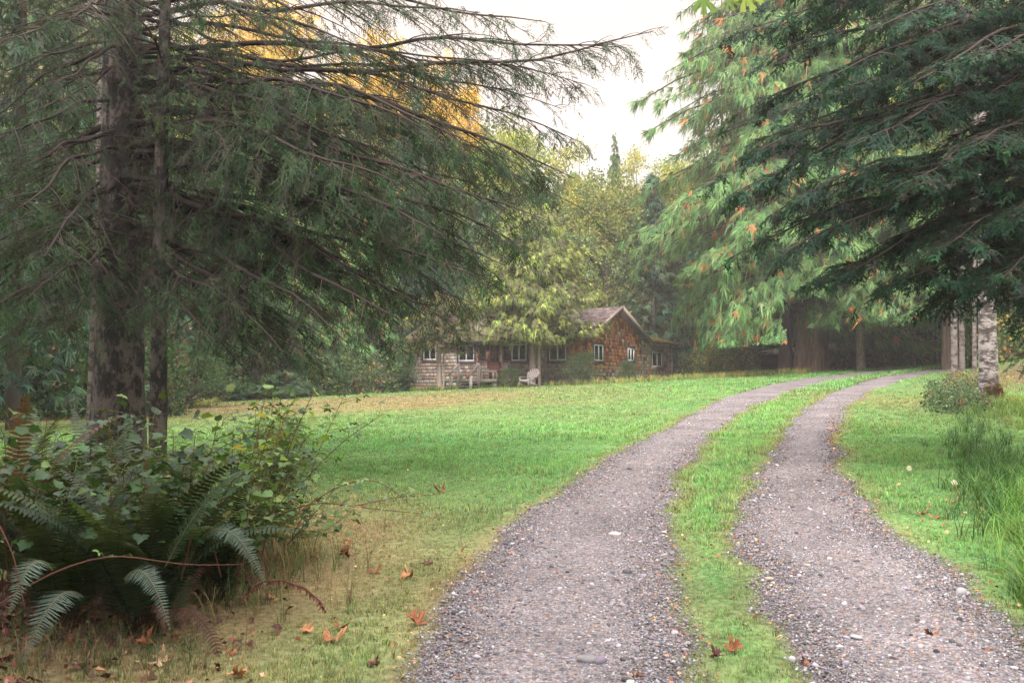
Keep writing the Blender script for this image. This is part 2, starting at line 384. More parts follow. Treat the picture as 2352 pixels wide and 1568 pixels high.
for (n, y0, y1, s0, s1, sub) in ((150000, 3.2, 9, .005, .012, 0), (110000, 9, 17, .007, .016, 0), (9000, 3.3, 15, .010, .024, 1), (150, 3.3, 16, .026, .045, 1), (40000, 16, 30, .012, .025, 0)):
    x, y = pts_in_view(n, y0, y1, p=.8); k = in_track(x, y) > -.10+.12*rng.random(n); x, y = x[k], y[k]; n = len(x)
    for sd_ in range(3):
        q = np.arange(n) % 3 == sd_; m_ = q.sum()
        s_ = (s0+(s1-s0)*rng.random(m_)**2.2)[:, None]*np.array([1.0, 1, 1])*(1+rng.normal(0, .15, (m_, 3)))
        pos = np.stack([x[q], y[q], H(x[q], y[q])+.018+s_[:, 2]*.15], 1)
        scatter(mb, sphere_tpl(sub, .16, .5, sd_), pos, rand_rot(m_), s_, pick(STONE, [5, 4, 2, 1.3, 1, .6] if sub == 0 else [4, 4, 3, .5, .6, .5], m_, .05, .30))
tag(mb.build("gravel", M_stone), "loose grey and pinkish pebbles over the wheel tracks", "gravel", kind="stuff")

def blade_tpl(nb, spread, lean, wd, seg=2, seed=0):
    """tuft of nb blades, each a bent ribbon; unit height"""
    r = np.random.default_rng(seed); V = []; T = []; Q = []; S = []
    for i in range(nb):
        a = r.random()*6.28; px, py = r.normal(0, spread, 2); l = lean*(.4+r.random()); h = .6+.5*r.random()
        dx, dy = math.cos(a), math.sin(a); wx, wy = -dy*wd, dx*wd; b = len(V)
        for s_ in range(seg):
            t = s_/seg; ww = 1-.45*t
            c = (px+dx*l*t*t, py+dy*l*t*t, h*t*(1-.18*t*l))
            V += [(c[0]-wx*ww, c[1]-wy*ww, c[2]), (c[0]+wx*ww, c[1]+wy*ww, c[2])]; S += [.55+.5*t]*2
        V.append((px+dx*l, py+dy*l, h*(1-.25*l))); S.append(1.15)
        for s_ in range(seg-1): Q.append((b+2*s_, b+2*s_+1, b+2*s_+3, b+2*s_+2))
        T.append((b+2*seg-2, b+2*seg-1, b+2*seg))
    return np.array(V), np.array(T), np.array(Q).reshape(-1, 4).astype(int), np.array(S)
mb = MB()
def grass_zone(n, y0, y1, h0, h1, nb, spread, wd, p=1.0, marg=1.08):
    x, y = pts_in_view(n, y0, y1, marg, p)
    t = in_track(x, y); d = dryness(x, y)
    k = (t < -.02+.05*rng.random(n)) & (rng.random(n) < 1-.25*d)
    k &= ~((np.abs(t) < .28) & (rng.random(n) < .5*(y < 14)))
    # worn centre strip near the camera
    l1, r1 = edges('a', y); l2, r2 = edges('b', y); mid = (x > r1-.2) & (x < l2+.2)
    worn = mid & (y < 9) & (rng.random(n) < np.clip(1.5-3.0*fnoise(x, y, .55, 2)+(6-y)*.05, 0, .93))
    worn |= (rng.random(n) < .93*np.clip(np.exp(-((x+3.5)/1.3)**2-((y-5.2)/1.4)**2)*1.4, 0, 1))
    k &= ~worn & (y < 54) & ~((x > -13) & (x < 12) & (y > 51.5))
    k &= ~((((x-15.5)/3.5)**2+((y-31)/5.5)**2 < 1) & (rng.random(n) < .9))
    x, y, d = x[k], y[k], d[k]; n = len(x)
    c = grass_col(x, y)*(1+rng.normal(0, .33, (n, 1)))*(1+rng.normal(0, .12, (n, 3)))
    dm = rng.random(n) < .07; c[dm] = DRY*(.7+.5*rng.random((dm.sum(), 1)))
    hh = (h0+(h1-h0)*rng.random(n))*(1+.55*(fnoise(x+5, y+3, .8, 2)-.5)*2)*(1-.35*d)*(1+.35*(mid[k] & (y > 8)))
    for s_ in range(4):
        q = np.arange(n) % 4 == s_; m_ = q.sum(); a = rng.random(m_)*6.28
        rot = frames(np.stack([np.cos(a), np.sin(a), 0*a], 1))
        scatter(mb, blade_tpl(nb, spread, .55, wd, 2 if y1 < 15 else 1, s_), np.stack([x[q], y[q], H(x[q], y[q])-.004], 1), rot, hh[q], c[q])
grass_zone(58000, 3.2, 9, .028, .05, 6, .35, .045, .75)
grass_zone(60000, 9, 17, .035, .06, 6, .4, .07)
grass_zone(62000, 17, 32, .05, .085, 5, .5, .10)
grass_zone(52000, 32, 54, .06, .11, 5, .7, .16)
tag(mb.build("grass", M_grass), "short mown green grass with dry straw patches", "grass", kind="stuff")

# clover and small weeds in the centre strip + taller unmown tufts
mb = MB()
def tall_tufts(pts, h0, h1, cols, wts, nb=12, wd=.012, spread=.10, lean=.55):
    n = len(pts); c = pick(cols, wts, n, .08, .2); a = rng.random(n)*6.28
    for s_ in range(4):
        q = np.arange(n) % 4 == s_; m_ = q.sum()
        if m_ == 0: continue
        rot = frames(np.stack([np.cos(a[q]), np.sin(a[q]), 0*a[q]], 1))
        scatter(mb, blade_tpl(nb, spread, lean, wd, 4, 20+s_), np.stack([pts[q, 0], pts[q, 1], H(pts[q, 0], pts[q, 1])-.01], 1), rot, h0+(h1-h0)*rng.random(m_), c[q])
def gauss_pts(n, cx, cy_, sx_, sy_):
    return np.stack([rng.normal(cx, sx_, n), rng.normal(cy_, sy_, n)], 1)
LUSH = [(.12, .25, .04), (.16, .29, .05), (.06, .15, .04), (.24, .24, .08)]
def belt(u0, v0, u1, v1, n, su, sv):
    t = rng.random(n); U = u0+(u1-u0)*t+rng.normal(0, su, n); V_ = v0+(v1-v0)*t+rng.normal(0, sv, n)
    return np.array([ground_at(a, b) for a, b in zip(U, V_)])
tall_tufts(belt(2380, 1090, 2420, 1420, 330, 45, 50), .16, .36, LUSH, [5, 5, 2, .6], 12, .010, .12, .8)
tall_tufts(belt(2230, 980, 2320, 1180, 420, 45, 45), .12, .34, [(.07, .17, .045), (.12, .24, .05), (.05, .12, .04)], [4, 3, 2], 12, .014, .14, .7)
tall_tufts(belt(2180, 930, 2400, 960, 260, 40, 14), .10, .3, [(.12, .22, .05), (.2, .3, .06), (.06, .13, .05)], [4, 3, 2], 12, .014, .16, .7)
tall_tufts(belt(2290, 900, 2430, 1000, 260, 40, 20), .1, .28, [(.14, .25, .05), (.25, .33, .06), (.3, .2, .1)], [4, 3, 1], 12, .014, .16, .7)
tag(mb.build("tall_grass", M_grass), "long lush grass blades at the foot of the birch bank", "tall grass", kind="stuff")

mb = MB()
pts = np.stack([rng.uniform(-14, 16, 2600), np.zeros(2600)], 1)
# unmown seedy fringe along the wood and the cabin foot
uu = np.concatenate([rng.uniform(380, 960, 900), rng.uniform(930, 1560, 700), rng.uniform(1540, 1860, 500)])
def edge_v(u): return np.interp(u, [0, 60, 380, 560, 960, 1180, 1400, 1560, 1700, 1860, 2170], [1010, 1000, 946, 913, 897, 888, 880, 872, 864, 856, 848])
P = []
for u in uu:
    p = ground_at(u, edge_v(u)+rng.uniform(-1.5, 3)); P.append(p)
P = np.array(P); tall_tufts(P, .15, .42, [(.22, .30, .08), (.45, .38, .12), (.12, .2, .06), (.5, .33, .12)], [4, 3, 3, .7], 9, .022, .16, .35)
tag(mb.build("meadow_grass", M_grass), "unmown seedy grass fringe along the wood edge and cabin foot", "tall grass", kind="stuff")

# ------------------------------------------------------------------ leaves on the ground
def maple_outline():
    half = [(0, 1.0), (.07, .80), (.17, .84), (.13, .62), (.10, .42), (.30, .62), (.36, .78), (.46, .70), (.62, .68), (.52, .50), (.42, .34), (.22, .18), (.48, .16), (.62, .20), (.66, .06), (.50, -.04), (.30, -.06), (.14, -.10)]
    return half
def maple_tpl(curl=.5, fold=.5, seed=0):
    r = np.random.default_rng(seed); h = maple_outline(); V = [(0, .05, 0)]; ring = []
    pts_ = h+[(0, -.05)]+[(-x, y) for x, y in reversed(h[1:])]
    for x, y in pts_: ring.append(len(V)); V.append((x, y, 0))
    V = np.array(V, float); n = len(V)
    # mid ring for curvature
    mid = V[1:]*.55+V[0]*.45; V = np.vstack([V, mid]); T = []; Q = []; m = n-1
    for i in range(m):
        j = (i+1) % m; Q.append((1+i, 1+j, n+j, n+i)); T.append((0, n+i, n+j))
    rr = np.hypot(V[:, 0], V[:, 1]-.2)
    V[:, 2] = fold*np.abs(V[:, 0])*.8+curl*rr**2*.8*np.sin(3*np.arctan2(V[:, 1], V[:, 0])+r.random()*6)+r.normal(0, .05*curl, len(V))
    sh = np.clip(1+r.normal(0, .08, len(V)), .6, 1.4)
    return V, np.array(T), np.array(Q), sh
mb = MB()
def litter(x, y, s0, s1, cols, wts):
    n = len(x); z = H(x, y)+.02
    for s_ in range(3):
        q = np.arange(n) % 3 == s_; m_ = q.sum(); sc = s0+(s1-s0)*rng.random(m_)**2
        V = np.array([(-.5, 0, 0), (0, -.6, .15), (.5, .05, .1), (.1, .6, -.05), (-.2, .3, .3)]); T = np.array([(0, 1, 4), (1, 2, 4), (2, 3, 4)])
        scatter(mb, (V*(.8+.1*s_), T, np.zeros((0, 4), int), np.ones(5)), np.stack([x[q], y[q], z[q]], 1), rand_rot(m_, .5), sc, pick(cols, wts, m_, .08, .3))
LIT = [(.35, .16, .08), (.22, .09, .05), (.50, .30, .16), (.14, .06, .045)]
x, y = pts_in_view(26000, 3.2, 16, p=.7); t = in_track(x, y)
k = (t > -.35) & (rng.random(len(x)) < .12+.7*np.exp(-(t/.16)**2)); litter(x[k], y[k], .008, .03, LIT, [4, 3, 3, 2])
x, y = pts_in_view(9000, 3.2, 14, p=.8); k = (x < .4) & (x > -4.2) & (rng.random(len(x)) < .55*np.exp(-((x+2.4)/1.6)**2)); litter(x[k], y[k], .01, .035, LIT, [3, 3, 3, 2])
x = rng.normal(-3.4, .8, 3800); y = rng.normal(4.95, .75, 3800); litter(x, y, .02, .07, [(.10, .045, .04), (.16, .07, .05), (.28, .13, .08), (.06, .03, .03)], [4, 3, 1, 3])
for (u, v, su, sv, n) in ((1915, 990, 10, 30, 220), (2020, 975, 40, 8, 150), (2250, 890, 60, 18, 900), (2330, 870, 40, 10, 500), (2170, 1170, 70, 30, 60)):
    P = np.array([ground_at(a, b) for a, b in zip(rng.normal(u, su, n), rng.normal(v, sv, n))]); litter(P[:, 0], P[:, 1], .02, .055, LIT, [4, 3, 2, 1])
tag(mb.build("leaf_litter", M_dead), "small crumbled brown leaf litter on gravel edges and lawn", "leaf litter", kind="stuff")

LEAVES = [  # u, v, half size px, tone, label
 (958, 1428, 34, 1, "large crumpled brown leaf beside the near gravel edge, lobes standing up"),
 (695, 1450, 26, 0, "curled tan leaf, left one of the pair on the near lawn"),
 (780, 1440, 24, 1, "dark brown leaf behind the long tan one on the near lawn"),
 (768, 1472, 36, 0, "long flat tan leaf lying wide on the near lawn"),
 (862, 1313, 22, 1, "reddish brown leaf west of the paired leaf, mid lawn foreground"),
 (945, 1322, 24, 0, "light brown leaf stretched flat below the dark curled one"),
 (980, 1294, 18, 3, "small dark curled leaf at the edge of the gravel"),
 (797, 1255, 14, 0, "upright pale tan leaf above a red brown leaf, below the bramble"),
 (800, 1275, 22, 1, "red brown leaf just under the upright tan leaf"),
 (716, 1282, 13, 1, "small brown leaf nearest the grass under the bramble"),
 (1068, 1252, 13, 2, "pale cream leaf alone on the lawn by the gravel edge"),
 (190, 1525, 30, 2, "folded pale tan leaf standing on edge under the fern"),
 (360, 1520, 34, 2, "big crumpled tan leaf under the fern with dark hollow"),
 (345, 1478, 30, 1, "rust red leaf leaning above the crumpled tan one"),
 (525, 1503, 20, 1, "small rust leaf near the picture foot, on bare soil edge"),
 (540, 1548, 34, 0, "ragged orange tan leaf cut by the picture foot"),
 (850, 1525, 22, 3, "dark leaf low on the near lawn"),
 (625, 1368, 20, 0, "light tan leaf at the end of the dead fern frond"),
 (575, 1350, 15, 1, "brown leaf under the dead fern frond arch"),
 (1680, 1492, 30, 1, "upright rust leaf on the grassy strip between the tracks"),
 (1640, 1512, 22, 3, "dark flat leaf left of the upright rust leaf"),
 (1855, 1528, 20, 1, "reddish leaf at the grass strip edge by the far track"),
 (2115, 1180, 14, 0, "orange tan leaf on the right verge lawn"),
 (2150, 1192, 12, 1, "small brown leaf right of the orange one on the verge"),
 (2245, 1172, 14, 0, "narrow orange leaf standing against the long grass"),
 (1010, 1125, 18, 1, "two pointed rust leaf on the lawn past the bramble tip"),
 (1455, 1560, 24, 0, "tan leaf cut by the picture foot on the near gravel"),
 (2140, 1458, 22, 1, "flat rust leaf lying on the right hand gravel track"),
 (1195, 1080, 8, 1, "tiny brown leaf on the open lawn"),
]
TONE = [(.42, .215, .11), (.27, .10, .055), (.48, .34, .22), (.11, .05, .045)]
for i, (u, v, px, tn, lab) in enumerate(LEAVES):
    p = ground_at(u, v+px*.3); s_ = px*p[1]/F*1.15
    V, T, Q, S = maple_tpl(.5+1.3*rng.random(), .2+.9*rng.random(), i); V = V*s_
    a = rng.random()*6.28; tilt = (.9 if ('upright' in lab or 'standing' in lab or 'leaning' in lab) else .22)
    rot = frames(np.array([[math.cos(a), math.sin(a), tilt]]), roll=np.array([rng.normal(0, .35)]))[0]
    V = V @ rot.T; V[:, 2] -= np.percentile(V[:, 2], 12)
    o = MB().add(V, T, Q, col=np.array(TONE[tn])[None]*S[:, None]*(1+rng.normal(0, .05, (len(V), 3)))).build("fallen_leaf", M_dead, smooth=True)
    o.location = (p[0], p[1], float(H(p[0], p[1]))+.012)
    sm = o.modifiers.new("thick", 'SOLIDIFY'); sm.thickness = .0012
    tag(o, lab, "leaf", "fallen maple leaves on the ground")

# named bigger stones
for (u, v, px, c, lab) in ((1350, 1531, 24, (.17, .165, .175), "largest flat grey stone on the near gravel track"), (1243, 1262, 9, (.16, .14, .14), "dark round stone midway along the left track"),
                           (1767, 1340, 11, (.33, .27, .22), "brown pointed stone at the left edge of the right track"), (1412, 1235, 15, (.36, .34, .34), "long pale flat stone across the left track")):
    p = ground_at(u, v); s_ = px*p[1]/F
    V, T, Q, S = sphere_tpl(2, .05, .45, int(u)); o = MB().add(V*s_, T, Q, col=c).build("stone", M_stone, smooth=True)
    o.location = (p[0], p[1], float(H(p[0], p[1]))+.02+s_*.1); o.rotation_euler = (0, 0, R(80)); tag(o, lab, "stone", "bigger stones on the gravel")

# dandelion clocks
def dandelion(u, v, lab):
    p = ground_at(u+4, v+38); z0 = float(H(p[0], p[1])); top = at(u, v, p[1]); hgt = top[2]-z0
    r_ = empty("dandelion_clock", (p[0], p[1], z0)); tag(r_, lab, "dandelion", "dandelion clocks in the verge")
    t = np.linspace(0, 1, 5)[:, None]; P = np.concatenate([t*(top[0]-p[0])+.02*np.sin(t*3), 0*t, t*hgt], 1)
    m1 = MB(); tubes(m1, P[None], np.full((1, 5), .003), 5, (.25, .3, .12)); m1.build("stem", M_grass, r_)
    V, T, Q, S = sphere_tpl(2, .0, 1, 1); V[:, 0] /= .8; m2 = MB(); c = np.array([top[0]-p[0], 0, hgt])
    m2.add(V*.006+c, T, Q, col=(.3, .2, .1))
    n = 90; dd = norm(rng.normal(0, 1, (n, 3)))
    tubes(m2, np.stack([c+dd*.005, c+dd*.024], 1), np.full((n, 2), .0006), 3, (.75, .72, .68))
    for d_ in dd[:90]:
        e = norm(rng.normal(0, 1, (6, 3))+d_*.5)
        m2.add(np.concatenate([np.repeat((c+d_*.022)[None], 6, 0), c+d_*.022+e*.009, c+d_*.022+e*.009+.0012]), tris=[(i, i+6, i+12) for i in range(6)], col=(.78, .74, .70))
    m2.build("seed_head", M_leaf, r_)
dandelion(2088, 1075, "taller white dandelion clock in the right verge")
dandelion(2192, 1108, "smaller pinkish dandelion clock close to the long grass")
# ------------------------------------------------------------------ cabin
TH = R(33)                               # the long front turned away from the picture plane
Pc = at(1435*.9408, 900, 52.0)[:2]       # corner between the front and the gable end, on the ground plan
eF = np.array([-math.cos(TH), math.sin(TH)]); eG = np.array([math.sin(TH), math.cos(TH)])   # along the front, along the gable end
def on_wall(e, u, v, off=0.0, nrm=None):
    """survey pixel -> (distance along wall, height), wall through Pc+off"""
    a, f, c = ray(u, v); o = Pc + (nrm*off if nrm is not None else 0)
    # a*t = o.x+e.x*s ; f*t = o.y+e.y*s
    A = np.array([[a, -e[0]], [f, -e[1]]]); t, s = np.linalg.solve(A, o); return s, CAMZ+c*t
nF = -eG; nG = -eF                        # outward normals
cabin = empty("cabin", (Pc[0], Pc[1], float(H(*Pc)))); tag(cabin, "long low cabin clad in weathered cedar shingles with brown shingled roof", "cabin")
OZ = float(H(*Pc)); OFF = np.array([Pc[0], Pc[1], OZ])
def W(e, s, z, out=0, n=None):
    p = Pc+e*s+(n*out if n is not None else 0); return np.array([p[0], p[1], z])-OFF
Z8 = lambda zx, zy: ((980+zx*.29762)*.9408, (720+zy*.29762)*.9408)     # coordinates read on the enlarged cabin crop
sL, _ = on_wall(eF, *Z8(60, 500)); sGe, _ = on_wall(eG, *Z8(1965, 500)); sAe, _ = on_wall(eG, *Z8(2213, 500))
_, zEave = on_wall(eF, *Z8(1530, 312)); 
LW, GW, AW = sL, sGe, sAe
_, zR = on_wall(eG, *Z8(1820, 125)); zRidge = zR
_, zAe = on_wall(eG, *Z8(2110, 392))
zB = .6
openF = []; openG = []
def rect(e, x0, y0, x1, y1):
    s0, za = on_wall(e, *Z8(x0, y0)); s1, zb = on_wall(e, *Z8(x1, y1)); return min(s0, s1), max(s0, s1), min(za, zb), max(za, zb)
winF = [rect(eF, 185, 413, 290, 531), rect(eF, 473, 411, 600, 541), rect(eF, 908, 405, 1030, 537), rect(eF, 1215, 400, 1355, 535)]
winG = [rect(eG, 1575, 404, 1649, 542), rect(eG, 1851, 436, 1903, 541), rect(eG, 2052, 464, 2131, 590)]
door = rect(eF, 722, 415, 808, 700); side1 = rect(eF, 640, 425, 690, 545); side2 = rect(eF, 842, 425, 880, 545)
RED = [(.42, .13, .055), (.52, .21, .09), (.30, .09, .05), (.44, .24, .14), (.19, .075, .055)]
GREY = [(.34, .275, .26), (.42, .35, .34), (.26, .205, .20), (.38, .27, .22), (.48, .42, .40)]
def shingle_wall(e, nrm, s0, s1, topf, botf, redf, name, holes=()):
    mb = MB(); out = .03
    # backing
    K = 24; ss = np.linspace(s0, s1, K); V = []
    for s in ss: V += [W(e, s, botf(s), 0, nrm), W(e, s, topf(s), 0, nrm), W(e, s, topf(s), -.12, nrm), W(e, s, botf(s), -.12, nrm)]
    q = []
    for i in range(K-1):
        for j in range(4): q.append((4*i+j, 4*i+(j+1) % 4, 4*i+4+(j+1) % 4, 4*i+4+j))
    q += [(0, 1, 2, 3), (4*K-1, 4*K-2, 4*K-3, 4*K-4)]
    mb.add(np.array(V), quads=q, col=(.08, .05, .04))
    zmin = min(botf(s) for s in ss); zmax = max(topf(s) for s in ss); ex = .19; z = zmin; P = []; row = 0
    while z < zmax:
        s = s0-.0+(row % 2)*.07
        while s < s1:
            wd = rng.uniform(.10, .27); e1 = min(s+wd, s1); sm = (s+e1)/2; zt = min(z+ex+.02, topf(sm))
            inside = any(h[0]-.06 < sm < h[1]+.06 and h[2]-.02 < z+ex/2 < h[3]+.02 for h in holes)
            if z+.05 < topf(sm) and z+ex > botf(sm) and e1-s > .03 and not inside:
                zb = max(z+rng.normal(0, .006), botf(sm)); g = .006
                rd = redf(sm, z)
                c = np.array(RED[rng.integers(5)] if rng.random() < rd else GREY[rng.integers(5)])*rng.uniform(.75, 1.25)
                a = [W(e, s+g, zb, .030, nrm), W(e, e1-g, zb, .030, nrm), W(e, e1-g, zt, .006, nrm), W(e, s+g, zt, .006, nrm), W(e, s+g, zb, .004, nrm), W(e, e1-g, zb, .004, nrm)]
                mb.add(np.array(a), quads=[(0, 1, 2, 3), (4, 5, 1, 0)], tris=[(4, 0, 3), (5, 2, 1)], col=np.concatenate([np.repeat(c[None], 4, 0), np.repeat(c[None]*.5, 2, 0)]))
            s = e1
        z += ex; row += 1
    return mb.build(name, M_shingle, cabin)
gl = lambda s, e=eF: float(H(*(Pc+e*s)))-.15
def redF(s, z):
    n = float(fnoise(s*1.0, z*2.0, 1.3, 2)); zz = (z-OZ)
    r = np.clip((1.9-s)*.9, 0, 1)*np.clip((zz-1.0)*1.6, 0, 1)+np.clip((n-.66)*2, 0, .3)*(zz > 1.2)+.6*(s > LW-1.2)*(zz > 1.7)
    return np.clip(r, .02, .95)
def redG(s, z):
    n = float(fnoise(s*1.3+30, z*2.0, 1.2, 2)); base = .98-.8*np.clip(.9-(z-OZ)+n*.7, 0, 1)
    if s > GW-1.0 : base = .35+.5*(z-OZ > 1.7)
    return np.clip(base, .05, .97)
mid = GW/2
topG = lambda s: zEave-.02+(zRidge-zEave)*(1-abs(s-mid)/mid)
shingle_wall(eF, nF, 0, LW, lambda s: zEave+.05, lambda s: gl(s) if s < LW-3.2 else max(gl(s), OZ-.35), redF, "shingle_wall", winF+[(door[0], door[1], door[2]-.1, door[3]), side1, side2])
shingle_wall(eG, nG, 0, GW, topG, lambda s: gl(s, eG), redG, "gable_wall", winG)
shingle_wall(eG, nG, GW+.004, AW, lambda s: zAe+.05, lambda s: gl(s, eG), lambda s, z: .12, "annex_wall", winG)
# hidden sides
mb = MB()
def quadwall(p, q_, z0, z1, zm=None):
    d = np.array(q_)-np.array(p); V = [(*p, z0), (*q_, z0), (*q_, z1), (*p, z1)]; V = np.array(V)-OFF; mb.add(V, quads=[(0, 1, 2, 3)], col=(.22, .14, .10))
pA = Pc+eF*LW; pB = pA+eG*GW; pD = Pc+eG*GW; pE = Pc+eG*AW; pF_ = pE+eF*4
quadwall(pA, pB, 1.0, zEave); quadwall(pB, pD, 1.0, zEave); mb.add(np.array([(*pE, 1.2), (*pF_, 1.2), (*(pF_-eF*.9), zAe+.72), (*pE, zAe-.1)])-OFF, quads=[(0, 1, 2, 3)], col=(.22, .14, .10))
V = np.array([(*pA, zEave), (*pB, zEave), (*(pA+eG*mid), zRidge)])-OFF; mb.add(V, tris=[(0, 1, 2)], col=(.25, .15, .1))
mb.build("rear_wall", M_shingle, cabin)
# corner boards
mb = MB(); mb.beam(W(eF, -.02, gl(0), .03, nF)+0, W(eF, -.02, zEave, .03, nF), .07, .07, (.26, .10, .05), up=(1, 0, 0)); mb.build("corner_board", M_wood, cabin); mb = MB(); mb.beam(W(eG, AW+.02, gl(AW, eG), .03, nG), W(eG, AW+.02, zAe, .03, nG), .07, .07, (.36, .31, .29), up=(1, 0, 0)); mb.build("corner_board", M_wood, cabin)
# roofs
def roof_plane(mb, a, b, c, d, cols, wts, th=.09, ex=.17):
    """a->b eave, d->c ridge (above a,b); shingled"""
    a, b, c, d = map(np.asarray, (a, b, c, d)); n = norm(np.cross(b-a, d-a)); n = n*np.sign(n[2])
    V = [a, b, c, d, a-n*th, b-n*th, c-n*th, d-n*th]; mb.add(np.array(V), quads=[(0, 1, 2, 3), (7, 6, 5, 4), (0, 4, 5, 1), (1, 5, 6, 2), (2, 6, 7, 3), (3, 7, 4, 0)], col=(.09, .065, .06))
    Ls = np.linalg.norm(d-a); rows = int(Ls/ex); 
    for r_ in range(rows+1):
        t0 = r_*ex/Ls; t1 = min(1, t0+1.1*ex/Ls); p0 = a+(d-a)*t0; q0 = b+(c-b)*t0; p1 = a+(d-a)*t1; q1 = b+(c-b)*t1; Wd = np.linalg.norm(q0-p0); s = 0
        if t0 >= .995: break
        while s < Wd-.02:
            wd = rng.uniform(.1, .28); e1 = min(s+wd, Wd); g = .004; lft = .03+abs(rng.normal(0, .01))
            f0, f1 = (s+g)/Wd, (e1-g)/Wd; k_ = pick(cols, wts, 1, .05, .18)[0]
            v = [p0+(q0-p0)*f0+n*lft, p0+(q0-p0)*f1+n*lft, p1+(q1-p1)*f1+n*.004, p1+(q1-p1)*f0+n*.004, p0+(q0-p0)*f0, p0+(q0-p0)*f1]
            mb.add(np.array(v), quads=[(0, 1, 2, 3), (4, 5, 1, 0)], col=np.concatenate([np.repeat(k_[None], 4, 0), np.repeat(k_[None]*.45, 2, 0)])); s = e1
sl = (zRidge-zEave)/mid; oh = .55; og = .45
def RP(s, t, z, up=.10): p = Pc+eF*s+eG*t; return np.array([p[0], p[1], z+up])-OFF
mb = MB(); RC = [(.17, .13, .13), (.22, .175, .175), (.12, .09, .095), (.26, .205, .19)]
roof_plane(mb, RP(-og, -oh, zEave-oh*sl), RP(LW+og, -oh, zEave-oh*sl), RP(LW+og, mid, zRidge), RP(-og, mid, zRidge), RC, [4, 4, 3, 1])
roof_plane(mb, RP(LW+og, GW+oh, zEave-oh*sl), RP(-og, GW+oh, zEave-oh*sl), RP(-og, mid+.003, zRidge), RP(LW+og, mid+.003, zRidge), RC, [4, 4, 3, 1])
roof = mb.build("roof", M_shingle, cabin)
mb = MB()
for (t0, z0, t1, z1) in ((-oh-.03, zEave-oh*sl, mid, zRidge+.02), (GW+oh+.03, zEave-oh*sl, mid, zRidge+.02)):
    mb.beam(RP(-og-.03, t0, z0, .03), RP(-og-.03, t1, z1, .03), .05, .20, (.30, .235, .225), up=(0, 0, 1))
mb.build("barge_board", M_wood, roof)
mb = MB()
mb.beam(RP(-og, -oh-.02, zEave-oh*sl, .02), RP(LW+og, -oh-.02, zEave-oh*sl, .02), .03, .12, (.16, .12, .115)); mb.build("fascia", M_wood, roof)
# annex roof: mossy, slopes up behind the main roof
mb = MB(); a0 = RP(-.45, GW+.1, zAe-.08); b0 = RP(-.45, AW+.45, zAe-.10); c0 = RP(3.2, AW+.45, zAe+.92); d0 = RP(3.2, GW+.1, zAe+.95)
roof_plane(mb, a0, b0, c0, d0, [(.30, .24, .035), (.36, .22, .04), (.20, .17, .05), (.22, .15, .10)], [4, 3, 3, 2])
ar = mb.build("annex_roof", M_shingle, cabin); ar['label'] = "mossy yellow green annex roof"
for t in np.linspace(GW+.35, AW+.3, 6):
    mb = MB(); mb.beam(RP(-.44, t, zAe-.17, 0), RP(.1, t, zAe+.0, 0), .06, .11, (.22, .16, .13)); mb.build("rafter_tail", M_wood, ar)

def window(e, nrm, r_, dark, split=True, name="window", trim=True):
    s0, s1, z0, z1 = r_; wn = MB(); cF = (.72, .74, .78)
    if trim:
        t = .13; m_ = MB()
        for (a, b, c, d) in ((s0-t, s1+t, z1+.001, z1+t), (s0-t, s1+t, z0-t*1.2, z0-.001), (s0-t, s0, z0, z1), (s1, s1+t, z0, z1)):
            V = [W(e, a, c, .045, nrm), W(e, b, c, .045, nrm), W(e, b, d, .045, nrm), W(e, a, d, .045, nrm), W(e, a, c, 0, nrm), W(e, b, c, 0, nrm), W(e, b, d, 0, nrm), W(e, a, d, 0, nrm)]
            m_.add(np.array(V), quads=[(0, 1, 2, 3), (0, 4, 5, 1), (1, 5, 6, 2), (2, 6, 7, 3), (3, 7, 4, 0)], col=dark)
        root = m_.build(name, M_wood, cabin)
    else: root = None
    fr = .06; f_ = MB()
    bars = [(s0, s1, z1-fr, z1), (s0, s1, z0, z0+fr), (s0, s0+fr, z0+fr, z1-fr), (s1-fr, s1, z0+fr, z1-fr)]
    if split: m = (s0+s1)/2; bars.append((m-.04, m+.04, z0+fr, z1-fr))
    for (a, b, c, d) in bars:
        V = [W(e, a, c, .06, nrm), W(e, b, c, .06, nrm), W(e, b, d, .06, nrm), W(e, a, d, .06, nrm), W(e, a, c, .01, nrm), W(e, b, c, .01, nrm), W(e, b, d, .01, nrm), W(e, a, d, .01, nrm)]
        f_.add(np.array(V), quads=[(0, 1, 2, 3), (0, 4, 5, 1), (1, 5, 6, 2), (2, 6, 7, 3), (3, 7, 4, 0)], col=cF)
    f_.build("frame", M_frame, root or cabin)
    p_ = MB().add(np.array([W(e, s0+.02, z0+.02, .035, nrm), W(e, s1-.02, z0+.02, .035, nrm), W(e, s1-.02, z1-.02, .035, nrm), W(e, s0+.02, z1-.02, .035, nrm)]), quads=[(0, 1, 2, 3)])
    p_.build("pane", M_glass, root or cabin)
for r_ in winF: window(eF, nF, r_, (.10, .075, .075))
window(eG, nG, winG[0], (.11, .08, .08)); window(eG, nG, winG[1], (.08, .06, .06)); window(eG, nG, winG[2], (.28, .23, .17))
